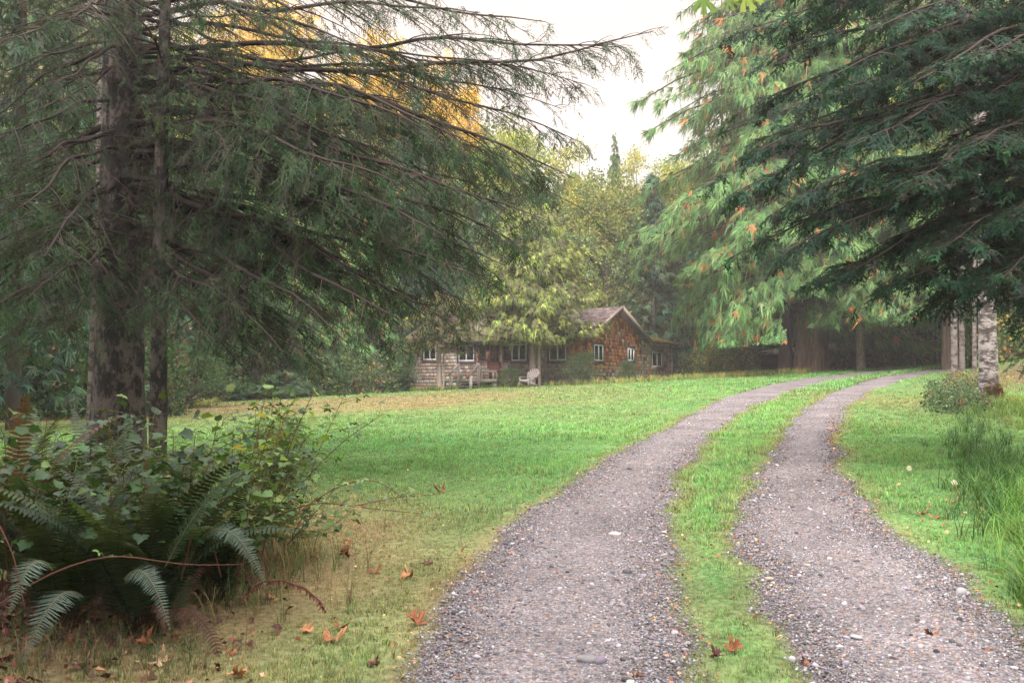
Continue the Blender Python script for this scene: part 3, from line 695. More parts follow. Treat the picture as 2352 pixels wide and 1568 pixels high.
# door with lattice panes, two sidelights
s0, s1, z0, z1 = door; m_ = MB(); dz = z0
def wbox(mb, e, nrm, a, b, c, d, o0, o1, col):
    V = [W(e, a, c, o1, nrm), W(e, b, c, o1, nrm), W(e, b, d, o1, nrm), W(e, a, d, o1, nrm), W(e, a, c, o0, nrm), W(e, b, c, o0, nrm), W(e, b, d, o0, nrm), W(e, a, d, o0, nrm)]
    mb.add(np.array(V), quads=[(0, 1, 2, 3), (0, 4, 5, 1), (1, 5, 6, 2), (2, 6, 7, 3), (3, 7, 4, 0)], col=col)
DC = (.15, .06, .045); zg = z0+(z1-z0)*.52
wbox(m_, eF, nF, s0, s1, z0, z0+(z1-z0)*.45, 0, .05, DC)
for a, b, c, d in ((s0, s0+.09, zg-.15, z1), (s1-.09, s1, zg-.15, z1), (s0+.09, s1-.09, z1-.1, z1), (s0+.09, s1-.09, zg-.15, zg)): wbox(m_, eF, nF, a, b, c, d, 0, .053, DC)
for i in (1, 2): x_ = s0+.09+(s1-s0-.18)*i/3; wbox(m_, eF, nF, x_-.015, x_+.015, zg, z1-.1, 0, .045, DC); zz = zg+(z1-.1-zg)*i/3; wbox(m_, eF, nF, s0+.09, s1-.09, zz-.015, zz+.015, 0, .043, DC)
dr = m_.build("door", M_wood, cabin)
MB().add(np.array([W(eF, s0+.05, zg-.02, .02, nF), W(eF, s1-.05, zg-.02, .02, nF), W(eF, s1-.05, z1-.05, .02, nF), W(eF, s0+.05, z1-.05, .02, nF)]), quads=[(0, 1, 2, 3)]).build("pane", M_glass, dr)
for (a, b, c, d) in (side1, side2):
    m_ = MB()
    for q in ((a-.07, b+.07, d-.06, d+.04), (a-.07, b+.07, c-.06, c+.04), (a-.07, a, c+.04, d-.06), (b, b+.07, c+.04, d-.06)): wbox(m_, eF, nF, *q, 0, .05, DC)
    sl_ = m_.build("sidelight", M_wood, cabin); MB().add(np.array([W(eF, a, c, .02, nF), W(eF, b, c, .02, nF), W(eF, b, d, .02, nF), W(eF, a, d, .02, nF)]), quads=[(0, 1, 2, 3)]).build("pane", M_glass, sl_)

# deck with rails and steps; surveyed on the enlarged crop of the deck
Y8 = lambda zx, zy: ((1060+zx*.127551)*.9408, (860+zy*.127551)*.9408)
DO = 2.0
def D(zx, zy, off=DO): s, z = on_wall(eF, *Y8(zx, zy), off, nF); return s, z
OLD = (.46, .42, .37); GRN = (.44, .43, .36); PNK = (.62, .55, .53); BRN = (.16, .09, .075)
dk = MB(); sA, zt = D(135, 515); sB, _ = D(1195, 515); _, zb_ = D(600, 572); sC, _ = D(1650, 515)
def wline(mb, s_0, s_1, za, zb, o0, o1, col): wbox(mb, eF, nF, min(s_0, s_1), max(s_0, s_1), za, zb, o0, o1, col)
wbox(dk, eF, nF, sC, sA, zb_+.04, zt-.01, .04, DO-.06, (.22, .18, .16))
deck = dk.build("deck", M_wood, cabin)
def bx(name, s_0, s_1, za, zb, o0, o1, col):
    m_ = MB(); wline(m_, s_0, s_1, za, zb, o0, o1, col); return m_.build(name, M_wood, deck)
bx("rim_board", sA, sB, zb_, zt, DO-.05, DO, GRN); bx("rim_board", sB, sC, zb_-.02, zt-.02, DO-.05, DO-.003, BRN)
_, r1 = D(600, 350); _, r0 = D(600, 385)
s2, _ = D(440, 350); s3, _ = D(840, 350)
bx("rail", sA+.02, s2, r0, r1, DO-.07, DO-.01, GRN); bx("rail", s3, sB, r0, r1, DO-.07, DO-.01, OLD); bx("rail", sB, sC, r0-.03, r1-.01, DO-.08, DO-.012, BRN)
for zx, col in ((160, PNK), (512, OLD), (905, PNK), (1120, PNK), (1185, OLD), (1340, BRN), (1600, BRN)):
    s_, _ = D(zx, 450); bx("rail_post", s_-.045, s_+.045, zt+.001, r0-.001, DO-.09, DO-.02, col)
for zx in (400, 640, 930, 1290): s_, _ = D(zx, 450, .3); bx("bench_leg", s_-.05, s_+.05, zt, zt+.42, .25, .33, (.25, .12, .07))
for zx in (150, 1145, 1600):
    s_, _ = D(zx, 650); bx("footing", s_-.09, s_+.09, float(H(*(Pc+eF*s_+nF*DO)))-.1, zb_, DO-.25, DO-.07, (.40, .37, .34))
# steps
SO = 3.1
def post(zx, zy0, zy1, off, w_=.06):
    s_, z1_ = D(zx, zy0, off); g_ = float(H(*(Pc+eF*s_+nF*off)))-.05; bx("newel_post", s_-w_, s_+w_, g_, z1_, off-.12, off, PNK); return s_, z1_
pt = [post(450, 225, 0, DO+.13), post(838, 222, 0, DO+.13), post(300, 435, 0, SO), post(690, 440, 0, SO)]
for i, (h_, l_) in enumerate(((0, 2), (1, 3))):
    m_ = MB(); a_ = W(eF, pt[l_][0], pt[l_][1]+.02, SO+.1, nF); b_ = W(eF, pt[h_][0], pt[h_][1]+.03, DO+.0, nF); m_.beam(a_, b_, .10, .05, (.38, .32, .33)); m_.build("handrail", M_wood, deck)
sa_, sb_ = pt[2][0]-.02, pt[3][0]+.02
if sa_ < sb_: sa_, sb_ = sb_, sa_
for i, zy in enumerate((578, 645, 700)):
    off = DO+.1+.33*(i+.5); _, zz = D(550, zy, off); bx("step", sa_+.05 if i else sa_-.1, sb_-.05 if i else sb_+.05, zz-.045, zz, off-.14, off+.16, (.33, .27, .26))

# ------------------------------------------------------------------ garden chair (slatted, low, fan back)
p0 = ground_at(1216, 886); Yc = 48.7
cx = at(1216, 880, Yc)[0]; zc = float(H(cx, Yc)); 
chair = empty("garden_chair", (cx, Yc, zc), R(138)); tag(chair, "weathered grey slatted garden chair with fan back beside the cabin deck", "garden chair")
CG = (.25, .225, .225)
chair.scale = (.9, .9, .9)
# local: +Y is where the sitter faces... front at +Y
for s_ in (-1, 1):
    m_ = MB(); m_.box((s_*.30, .42, .27), (.03, .11, .54), CG); m_.build("leg", M_wood, chair)
    m_ = MB(); m_.beam((s_*.265, .47, .34), (s_*.265, -.45, .06), .03, .12, CG); m_.build("leg", M_wood, chair)
    m_ = MB(); m_.box((s_*.33, .05, .565), (.14, .86, .025), CG); m_.build("armrest", M_wood, chair)
m_ = MB()
for i in range(6): t = i/5; m_.box((0, .44-.44*t, .42-.14*t), (.56, .075, .02), CG, )
m_.box((0, .49, .36), (.56, .025, .12), CG); m_.build("seat", M_wood, chair)
m_ = MB()
for i in range(7):
    a_ = (i-3)*.085; b0_ = np.array([(i-3)*.075, -.02, .26]); Ln = .92-.022*(i-3)**2; d_ = norm(np.array([math.sin(a_)*.95, -.50, .86])); m_.beam(b0_, b0_+d_*Ln, .072, .018, CG, up=(0, 1, .3))
m_.box((0, -.33, .585), (.62, .03, .06), CG); m_.build("backrest", M_wood, chair)

# ------------------------------------------------------------------ open shelter behind the giant cedar
Ys = 55.4; q = lambda zx, zy: ((1850+zx*.127551)*.9408, (800+zy*.127551)*.9408)
a_ = at(*q(320, 480), Ys); b_ = at(*q(1500, 545), Ys+1.0); gz = float(H(a_[0], Ys))
she = empty("shelter", (a_[0], Ys, gz)); tag(she, "small open sided shelter with pale flat roof edge behind the giant cedar", "shelter")
o_ = np.array([a_[0], Ys, gz]); zr = a_[2]-gz; x1 = 3.4
m_ = MB(); V = np.array([(0, 0, zr), (x1, 0, zr+.35), (x1, 3, zr+.5), (0, 3, zr+.15)]); m_.add(np.vstack([V, V+[0, 0, .10]]), quads=[(0, 3, 2, 1), (4, 5, 6, 7), (0, 1, 5, 4), (1, 2, 6, 5), (2, 3, 7, 6), (3, 0, 4, 7)], col=(.42, .40, .40)); r_ = m_.build("roof", M_wood, she)
m_ = MB(); m_.beam((-.05, -.04, zr+.06), (x1, -.04, zr+.41), .06, .30, (.78, .76, .76)); m_.build("fascia", M_wood, r_)
m_ = MB(); m_.beam((.55, .25, -.2), (.62, .25, zr), .2, .2, (.35, .22, .17), up=(0, 1, 0)); m_.beam((.6, .3, zr*.45), (1.0, .3, zr), .10, .12, (.33, .2, .16), up=(0, 1, 0)); m_.build("post", M_wood, she)
m_ = MB(); m_.beam((x1-.3, .25, -.2), (x1-.3, .25, zr+.3), .2, .2, (.2, .1, .08), up=(0, 1, 0)); m_.build("post", M_wood, she)
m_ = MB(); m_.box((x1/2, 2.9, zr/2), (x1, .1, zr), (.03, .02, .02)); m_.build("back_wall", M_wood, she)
# ------------------------------------------------------------------ foliage templates
def needle_spray(seed=0, side=8, nn=7, nl=.075, nw=.016, droop=.25):
    """flat feathery spray of unit length along +Y"""
    r = np.random.default_rng(seed); V = []; T = []; S = []
    def needles(p, d, L, n, k):
        d = d/np.linalg.norm(d); pr = np.array([-d[1], d[0], 0])
        for i in range(n):
            t = (i+.5)/n
            for sg in (-1, 1):
                b = p+d*L*t; dd = d*.55+pr*sg*.85+np.array([0, 0, r.normal(0, .25)]); dd /= np.linalg.norm(dd)
                l = nl*(.7+.5*r.random())*(1-.3*t); w_ = d*nw; q = len(V)
                V.extend([b-w_, b+w_, b+dd*l]); S.extend([k, k, k*1.1]); T.append((q, q+1, q+2))
        q = len(V); V.extend([p-pr*.006, p+pr*.006, p+d*L]); S.extend([.6, .6, .7]); T.append((q, q+1, q+2))
    needles(np.zeros(3), np.array([0, 1., 0]), 1.0, 12, 1.0)
    for i in range(side):
        t = .08+.8*i/side; sg = 1 if i % 2 else -1; L = .42*(1-t*.6)*(.8+.4*r.random())
        needles(np.array([0, t, 0]), np.array([sg*.75, 1., r.normal(0, .15)]), L, nn, .95+.2*r.random())
    V = np.array(V); V[:, 2] -= droop*V[:, 1]**2
    return V, np.array(T), np.zeros((0, 4), int), np.array(S)
def fine_spray(seed=0, side=7, nl=.048, nw=.017, droop=.25, wild=.5):
    """irregular thin twig with short needles all round, unit length"""
    r = np.random.default_rng(seed); V = []; T = []; S = []
    def twig(p, d, L, n, k):
        d = d/np.linalg.norm(d); c = np.cross(d, r.normal(0, 1, 3)); c /= np.linalg.norm(c); bend = c*L*r.normal(0, .12)
        pr = np.array([-d[1], d[0], 0]); pr /= np.linalg.norm(pr)
        for i in range(n):
            t = (i+r.random())/n
            for sg in (-1, 1):
                b = p+d*L*t+bend*math.sin(t*3.1); dd = d*r.uniform(.3, .9)+pr*sg*.8+np.array([0, 0, r.normal(0, .45)]); dd /= np.linalg.norm(dd)
                l = nl*(.6+.7*r.random())*(1-.35*t); w_ = d*nw; q = len(V)
                V.extend([b-w_, b+w_, b+dd*l]); S.extend([k, k, k*1.15]); T.append((q, q+1, q+2))
        q = len(V); M_ = p+d*L*.5+bend; V.extend([p-pr*.004, p+pr*.004, M_-pr*.0035, M_+pr*.0035, p+d*L]); S.extend([.55]*5); T.extend([(q, q+1, q+3), (q, q+3, q+2), (q+2, q+3, q+4)])
    twig(np.zeros(3), np.array([r.normal(0, .1), 1., 0]), 1.0, 17, 1.0)
    for i in range(side):
        t = r.uniform(.05, .8); sg = 1 if i % 2 else -1; L = .5*(1-t*.6)*r.uniform(.5, 1.3)
        twig(np.array([0, t, 0]), np.array([sg*r.uniform(.4, 1.1), 1., r.normal(0, wild)*.6]), L, 9, .85+.3*r.random())
    V = np.array(V); V[:, 2] -= droop*V[:, 1]**2
    return V, np.array(T), np.zeros((0, 4), int), np.array(S)
SPRAYS = [fine_spray(i) for i in range(6)]
SPRAYS_S = [fine_spray(10+i, 8, .075, .024, .1, .35) for i in range(6)]
def fan_tpl(seed, n=7, ang=1.0, wd=.045, droop=.3, jit=.25):
    """coarse flat fan of pointed fingers, unit size"""
    r = np.random.default_rng(seed); V = []; T = []; S = []
    for i in range(n):
        a = (i/(n-1)-.5)*2*ang+r.normal(0, .08); L = (1-.35*abs(i/(n-1)-.5)*2)*(1+r.normal(0, jit*.6)); d = np.array([math.sin(a), math.cos(a), 0]); p = np.array([-d[1], d[0], 0])
        st = d*0+np.array([0, .15*r.random(), 0]); z1 = r.normal(0, .12); q = len(V); k = 1+r.normal(0, .12)
        V += [st-p*wd*.6, st+p*wd*.6, st+d*L*.55+p*wd*1.3+[0, 0, z1*.5], st+d*L*.55-p*wd*1.3+[0, 0, z1*.5], st+d*L+[0, 0, z1]]
        S += [.8*k, .8*k, k, k, 1.1*k]; T += [(q, q+1, q+2), (q, q+2, q+3), (q+3, q+2, q+4)]
    V = np.array(V); V[:, 2] -= droop*V[:, 1]**2
    return V, np.array(T), np.zeros((0, 4), int), np.array(S)
FANS = [fan_tpl(i, 9, .8, .034, .3, .45) for i in range(5)]
FANS_C = [fan_tpl(20+i, 11, .60, .027, .35, .6) for i in range(4)]
def leafclump_tpl(seed, n=9, s=.17):
    """loose cluster of small leaves within unit radius"""
    r = np.random.default_rng(seed); V = []; T = []; S = []
    for i in range(n):
        c = r.normal(0, .42, 3); f = norm(r.normal(0, 1, 3)+np.array([0, 0, -.4])); u = norm(np.cross(f, r.normal(0, 1, 3))); k = 1+r.normal(0, .15); q = len(V); l = s*(.7+.6*r.random())
        V += [c-f*l, c+u*l*.6, c+f*l, c-u*l*.6]; S += [k*.9, k, k*1.08, k]; T += [(q, q+1, q+2), (q, q+2, q+3)]
    return np.array(V), np.array(T), np.zeros((0, 4), int), np.array(S)
CLUMPS = [leafclump_tpl(i) for i in range(4)]
def spread_tpl(mb, tpls, pos, fwd, roll, scale, col, up=None):
    n = len(pos); k = rng.integers(0, len(tpls), n)
    for i, t in enumerate(tpls):
        q = k == i
        if q.any(): scatter(mb, t, pos[q], frames(fwd[q], up, roll[q]), np.asarray(scale)[q], col[q])

def trunk_mesh(name, pts, r0, r1, m, parent, n=18, rough=.03, flare=0, flute=0, col=(.2, .15, .12), K=40):
    P = np.array(pts, float); d = np.r_[0, np.cumsum(np.linalg.norm(np.diff(P, axis=0), axis=1))]; t = np.linspace(0, d[-1], K)
    Q = np.stack([np.interp(t, d, P[:, i]) for i in range(3)], 1); s = t/d[-1]
    Q[:, 0] += .04*np.sin(s*7+P[0, 0])*r0*4; rad = r0*(1-s)+r1*s + flare*r0*np.exp(-t/(.9*r0*2))
    th = np.arange(n)/n*2*np.pi
    RR = rad[:, None]*(1+rough*rng.normal(0, 1, (K, n))) * (1+flute*(np.cos(th*5+1.3+.3*s[:, None])*.6+np.cos(th*8+.5)*.4)*np.exp(-t/(r0*9))[:, None])
    V = Q[:, None, :]+np.stack([RR*np.cos(th), RR*np.sin(th), 0*RR], -1)
    i = np.arange(K-1)[:, None]; j = np.arange(n)[None]
    q = np.stack([i*n+j, i*n+(j+1) % n, (i+1)*n+(j+1) % n, (i+1)*n+j], -1).reshape(-1, 4)
    c = np.array(col)[None]*(1+.25*np.cos(th*5+1.3)[None, :, None].repeat(K, 0).reshape(-1, 1)*flute*4)
    return MB().add(V.reshape(-1, 3), quads=q, col=c).build(name, m, parent, smooth=True)

# ------------------------------------------------------------------ near conifers grown limb by limb
def grow_limbs(base, limbs, twigs, leaves, cols, wts, dens=13, sec=.95, hang=.7, size=(.2, .38), inner=.3, stiff=0., lr=.045, bare_col=(.055, .043, .04), sp=7.5, tpls=None, arch=.0, seclen_in=.5):
    tpls = tpls or SPRAYS; LP = []; LR = []; M = 16; SP_P = []; SP_R = []; pos = []; fw = []; sc = []; cl = []; tb = np.linspace(0, 1, M)
    for (tip, z0, rise) in limbs:
        p0 = np.array([base[0], base[1], z0]); p1 = np.array(tip); L = np.linalg.norm(p1-p0)
        P = p0[None]*(1-tb)[:, None]+p1[None]*tb[:, None]; P[:, 2] += rise*4*tb*(1-tb); wob = rng.normal(0, 1, 4)
        P[:, 0] += .05*np.sin(tb*8+wob[0]*3)*np.sin(tb*3.14)*L/4; P[:, 1] += .10*np.sin(tb*6+wob[1]*3)*np.sin(tb*3.14)*L/4; P[:, 2] += (.07*np.sin(tb*5+wob[2]*3)+.04*np.sin(tb*17+wob[3]*3))*np.sin(tb*3.14)*L/4
        r0 = lr*(.6+.09*L)*rng.uniform(.7, 1.15); LP.append(P); LR.append(r0*(1-tb)**.8+.004)
        ns = int(L*dens); t = np.sort(rng.uniform(.10, 1, ns)); tg = np.gradient(P, axis=0); tg = norm(tg)
        A = np.stack([np.interp(t, tb, P[:, i]) for i in range(3)], 1); TG = norm(np.stack([np.interp(t, tb, tg[:, i]) for i in range(3)], 1))
        sd = norm(np.cross(TG, [0, 0, 1.])); sg = np.where(rng.random(ns) < .5, -1, 1)[:, None]
        d = norm(TG*rng.uniform(.5, 1.0, (ns, 1))+sd*sg*rng.uniform(.45, 1.1, (ns, 1))+np.stack([0*t, 0*t, rng.normal(-.06+stiff*.06, .12, ns)], 1))
        prof = np.interp(t, [0, .25, .55, .85, 1], [seclen_in, .8, 1, .62, .3]); Ls = sec*prof*rng.uniform(.55, 1.25, ns)*min(1, L/4)**.5
        u = np.linspace(0, 1, 5)[None, :, None]
        SPt = A[:, None, :]+d[:, None, :]*Ls[:, None, None]*u; SPt[:, :, 2] -= (1-stiff)*.24*Ls[:, None]*u[0, :, 0][None]**2
        SP_P.append(SPt); SP_R.append(np.linspace(.0065, .0018, 5)[None]*np.ones((ns, 1))*(.6+Ls[:, None]))
        # sprays along secondaries
        cnt = np.maximum(2, (Ls*sp*np.interp(t, [0, inner*.6, inner*1.4, 1], [.12, .3, 1, 1.1])).astype(int)); idx = np.repeat(np.arange(ns), cnt); m = len(idx)
        s_ = rng.uniform(.12, 1, m); SI = s_*4; k0 = np.minimum(SI.astype(int), 3); fr = (SI-k0)[:, None]
        B = SPt[idx, k0]*(1-fr)+SPt[idx, k0+1]*fr; dd = norm(SPt[idx, k0+1]-SPt[idx, k0]); ss = norm(np.cross(dd, [0, 0, 1.]))*np.where(rng.random(m) < .5, -1, 1)[:, None]
        f = norm(dd*rng.uniform(.35, 1, (m, 1))+ss*rng.uniform(.1, .9, (m, 1))+np.stack([0*s_, 0*s_, -hang*rng.uniform(.2, 1.6, m)], 1))
        pos.append(B); fw.append(f); sc.append(size[0]+(size[1]-size[0])*rng.random(m))
        c = pick(cols, wts, m, .08, .2); tt = t[idx]; dead = rng.random(m) < np.interp(tt, [0, inner, inner*1.7, 1], [.75, .35, .05, .01]); c[dead] = vary(bare_col, dead.sum(), .08, .25); cl.append(c)
        # limb tip itself
    for P, r_ in zip(LP, LR): tubes(twigs, P[None], r_[None], 7, bare_col, rough=.05)
    SPp = np.concatenate(SP_P); SPr = np.concatenate(SP_R)
    tubes(twigs, SPp, SPr, 3, vary(bare_col, len(SPp), .05, .25))
    pos = np.concatenate(pos); n = len(pos)
    spread_tpl(leaves, tpls, pos, np.concatenate(fw), rng.normal(0, .6, n), np.concatenate(sc), np.concatenate(cl)); return n

HEM = [(.030, .072, .028), (.022, .052, .024), (.05, .094, .034), (.06, .055, .037), (.038, .035, .03)]
bx0 = at(268, 903, 13.0)[0]; bz = float(H(bx0, 13.0))
hem = empty("conifer_tree", (bx0, 13.0, bz)); tag(hem, "huge dark conifer with drooping feathery boughs reaching over the lawn", "conifer tree")
def rel(o, root):
    """geometry was made in world space: keep it there but under its root"""
    o.parent = root; o.matrix_parent_inverse = root.matrix_basis.inverted() if root.rotation_euler.z else Matrix.Translation(-root.location); return o
rel(trunk_mesh("trunk", [(bx0-.02, 13.0, bz-.2), (bx0-.02, 13.0, 4), (bx0+.05, 13.0, 8), (bx0+.1, 13, 16.5)], .33, .05, M_lichen_shaded, None, 28, .05, .25, .05), hem)
limbs = []
def lz(v, Y=13.0): return CAMZ+(903-v)/F*Y
LT = [ # tip u, v, distance, start v (on trunk), rise
 (1500, 72, 11.6, 150, -.25), (1440, 110, 12.2, 100, .1), (1330, 190, 12.3, 60, .25), (1290, 250, 12.8, 90, .2), (1250, 50, 11.0, -20, .2), (1100, 30, 10.4, 30, .2), (1000, -30, 11.6, -60, .3), (1330, 325, 11.3, 150, .45), (1180, 150, 10.8, 120, .1),
 (1320, 410, 11.2, 190, .35), (1300, 460, 11.8, 235, .35), (1255, 410, 12.6, 200, .4), (1240, 500, 10.8, 280, .3), (1190, 560, 10.6, 330, .3), (1160, 610, 11.6, 370, .3), (1110, 640, 10.4, 420, .2), (1140, 630, 12.4, 350, .35),
 (1060, 690, 11.4, 420, .3), (1000, 720, 10.4, 440, .2), (930, 740, 9.8, 470, .2), (870, 760, 10.9, 470, .3), (800, 790, 10.0, 500, .2), (730, 800, 11.6, 520, .2), (650, 810, 10.2, 540, .2), (580, 800, 11.4, 560, .15), (500, 800, 10.6, 580, .1), (600, 740, 10.9, 520, .1),
 (820, 640, 10.6, 420, .2), (720, 600, 11.2, 400, .2), (1020, 540, 9.6, 330, .3), (1080, 450, 9.9, 260, .3), (930, 430, 9.1, 260, .25), (820, 330, 10.4, 200, .2), (980, 300, 9.7, 160, .3), (700, 220, 10.7, 120, .2), (620, 420, 11, 260, .15), (560, 300, 11.3, 150, .15), (1120, 350, 10.5, 180, .35), (900, 560, 10.2, 340, .25),
 (420, 520, 15.6, 320, .1), (430, 380, 14.8, 200, .1), (450, 640, 15.2, 420, .1), (1080, 560, 12.8, 340, .3), (1180, 450, 13.4, 260, .3), (880, 680, 12.5, 440, .2), (760, 700, 13.5, 460, .2), (640, 640, 12.8, 420, .2),
 (120, 200, 10.5, 100, .1), (-60, 340, 11, 220, .1), (40, 480, 10, 330, .1), (-80, 600, 11.5, 420, .1), (100, 590, 9.8, 400, .1), (20, 90, 10, 20, .1), (170, 40, 9.5, -40, .1), (-120, 0, 11.5, -80, .1), (150, 760, 10.6, 560, .1), (60, 800, 11.6, 600, .1), (180, 640, 15.2, 500, .1), (60, 690, 10.0, 560, .1), (150, 480, 14.6, 380, 0), (60, 380, 11, 280, 0), (100, 250, 11.4, 130, .0), (60, 150, 12.5, 40, .1), (20, 260, 13.2, 150, .1), (-20, 180, 12, 80, .1), (120, 330, 13.5, 230, .1), (30, 400, 12.6, 300, .1), (60, 550, 12.4, 430, .1), (-30, 470, 13.5, 350, .1), (90, 60, 12.2, -40, .1), (30, 0, 11.8, -90, .1), (100, 650, 12, 520, .1), (280, 40, 11.6, -60, .1), (-100, 760, 10.4, 560, .1),
 (420, 120, 14.8, 0, .1), (500, 60, 11.5, -60, .1), (700, 40, 9.6, -60, .2), (860, 120, 9.8, 10, .3), (600, 130, 11, 40, .15)]
for (u, v, Y, sv, rise) in LT:
    p = at(u, v, Y); limbs.append(((p[0], p[1], p[2]), lz(sv), rise))
for i in range(26):       # boughs on the far side of the trunk and above the picture
    a = rng.uniform(-2.6, 1.2) if i < 12 else rng.uniform(0, 6.28); L = rng.uniform(3.2, 5.2) if i < 12 else rng.uniform(2, 3.8); z = rng.uniform(2.5, 7) if i < 12 else rng.uniform(7.6, 13)
    if i < 12: a = rng.uniform(.4, 2.7)
    limbs.append(((bx0+L*math.cos(a), 13+L*math.sin(a), z-.9), z+.3, .2))
tw = MB(); lf = MB()
hi = [l for l in limbs if l[0][2] > 4.05]; lo = [l for l in limbs if l[0][2] <= 4.05]
n1 = grow_limbs((bx0, 13.0), hi, tw, lf, HEM, [5, 4, 2, 2, 1], lr=.03, dens=9.5, sec=1.0, hang=.35, size=(.18, .34), inner=.42, sp=5.2)
n2 = grow_limbs((bx0, 13.0), lo, tw, lf, HEM, [5, 4, 3, 1.5, 1], dens=10, sec=1.1, hang=.5, size=(.20, .36), inner=.34, sp=6.6)
rel(tw.build("branches", M_twig), hem); rel(lf.build("needles", M_needle), hem)
print("hemlock sprays", n1+n2)

def simple_trunk_tree(name, cat, label, u, vb, Y, r0, vt, m, lean=0, group=None, crown=None):
    p = at(u, vb, Y); z = float(H(p[0], Y)); t = at(u+lean, vt, Y)
    r_ = empty(name, (p[0], Y, z)); tag(r_, label, cat, group)
    rel(trunk_mesh("trunk", [(p[0], Y, z-.2), ((p[0]*2+t[0])/3, Y, z+(t[2]-z)/3), (t[0], Y, t[2]), (t[0]+.1, Y, t[2]*1.6)], r0, r0*.35, m, None, 18, .035, .2), r_)
    return r_, (p[0], Y, z), t
# slender mottled trunk next to the big one, with its own small branches
sb, pb, tt = simple_trunk_tree("alder_tree", "alder tree", "slender pale mottled trunk standing right beside the huge dark conifer", 362, 960, 12.2, .11, -60, M_lichen_shaded, 20)
tw = MB(); lf = MB(); lim = []
for i in range(16):
    z = rng.uniform(3.0, 8); a = rng.uniform(0, 6.28); L = rng.uniform(.8, 2.0); lim.append(((pb[0]+L*math.cos(a), 12.2+L*math.sin(a), z+.2), z, .05))
grow_limbs((pb[0], 12.2), lim, tw, lf, [(.08, .12, .035), (.05, .08, .03)], [1, 1], dens=9, sec=.5, hang=.5, size=(.12, .2), inner=.5, sp=3, lr=.02)
rel(tw.build("branches", M_twig), sb); rel(lf.build("leaves", M_needle), sb)
# pale trunk half hidden at the left of the big conifer
s2_, p2_, _ = simple_trunk_tree("alder_tree", "alder tree", "thin pale barked trunk half hidden on the outer side of the huge conifer", 212, 950, 15.5, .10, -60, M_birch2, 30)

# ------------------------------------------------------------------ near spruce on the right
SPR = [(.013, .050, .030), (.010, .036, .024), (.020, .068, .034), (.032, .075, .032), (.04, .032, .028)]
px, pY = at(2560, 900, 12.5)[0], 12.5; pz = float(H(px, pY))
fir = empty("spruce_tree", (px, pY, pz)); tag(fir, "dark green spruce reaching in over the track with dense brushy boughs", "spruce tree")
rel(trunk_mesh("trunk", [(px, pY, pz-.2), (px, pY, 6), (px+.1, pY, 15)], .30, .05, M_bark, None, 20, .04, .2, col=(.09, .065, .055)), fir)
RT = [(1712, 70, 12.2, -60, .2), (1760, 130, 11.6, -10, .2), (1730, 20, 11.2, -140, .3), (1800, 250, 10.6, 90, .25), (1690, 262, 11.6, 60, .35), (1720, 335, 12.4, 140, .3), (1665, 395, 11.4, 180, .4), (1690, 440, 10.8, 230, .3), (1760, 500, 12.0, 290, .3), (1690, 585, 11.4, 360, .35), (1790, 590, 10.4, 380, .25),
 (1880, 640, 11.2, 440, .2), (1960, 620, 10.4, 430, .2), (2000, 690, 11.8, 480, .2), (2080, 640, 10.2, 470, .1), (2130, 720, 11.0, 520, .15), (1860, 440, 9.9, 270, .2), (1950, 330, 9.6, 160, .2), (1900, 180, 10.0, 20, .2), (2020, 60, 9.8, -80, .2),
 (2120, 180, 9.4, 40, .15), (2080, 420, 9.4, 280, .15), (2180, 560, 9.6, 420, .1), (2250, 330, 9.2, 200, .1), (2300, 640, 9.6, 520, .1), (2280, 120, 9.2, 0, .1), (2360, 480, 9.4, 360, .1), (1830, 50, 12.6, -100, .3), (1850, 330, 12.8, 150, .3), (1900, 530, 13.0, 340, .3), (2050, 560, 13.2, 380, .2), (2180, 690, 13.4, 500, .2), (2320, 300, 11.8, 160, .1), (2200, 440, 12.6, 280, .1), (2330, 740, 12.8, 600, .1), (2140, 280, 12.8, 120, .2), (2200, 40, 12.2, -100, .2),
 (2420, 820, 9.8, 640, 0), (2380, 700, 10.6, 540, 0), (2260, 700, 12.2, 540, .1), (2200, 560, 11, 400, .1), (2300, 420, 10.2, 280, .1), (2380, 330, 11, 180, .1), (2150, 350, 10.8, 200, .2), (2250, 230, 10.4, 80, .1), (2100, 90, 11.2, -40, .2), (2330, 20, 10.6, -120, .1), (2000, 280, 10.8, 120, .2), (2480, 600, 9.6, 450, 0), (2420, 200, 9.6, 60, 0), (1990, 200, 13.4, 0, .3), (2240, 620, 12.4, 460, .1), (2340, 560, 13.6, 420, .1), (2000, 470, 11.6, 270, .2), (1820, 380, 11.0, 190, .3)]
limbs = []
for (u, v, Y, sv, rise) in RT: p = at(u, v, Y); limbs.append(((p[0], p[1], p[2]), CAMZ+(903-sv)/F*12.5, rise))
for i in range(22):
    a = rng.uniform(0, 6.28); L = rng.uniform(2.2, 3.8); z = rng.uniform(7, 12.5) if i > 8 else rng.uniform(2.5, 7)
    if i <= 8: a = rng.uniform(-.9, 1.4)
    limbs.append(((px+L*math.cos(a), pY+L*math.sin(a), z-.6), z+.1, .2))
tw = MB(); lf = MB()
n3 = grow_limbs((px, pY), limbs, tw, lf, SPR, [5, 4, 3, 1, 1], dens=11, sec=.85, hang=.28, size=(.17, .30), inner=.36, stiff=.3, lr=.032, sp=11, tpls=SPRAYS_S)
rel(tw.build("branches", M_twig), fir); rel(lf.build("needles", M_needle), fir)
print("spruce sprays", n3)

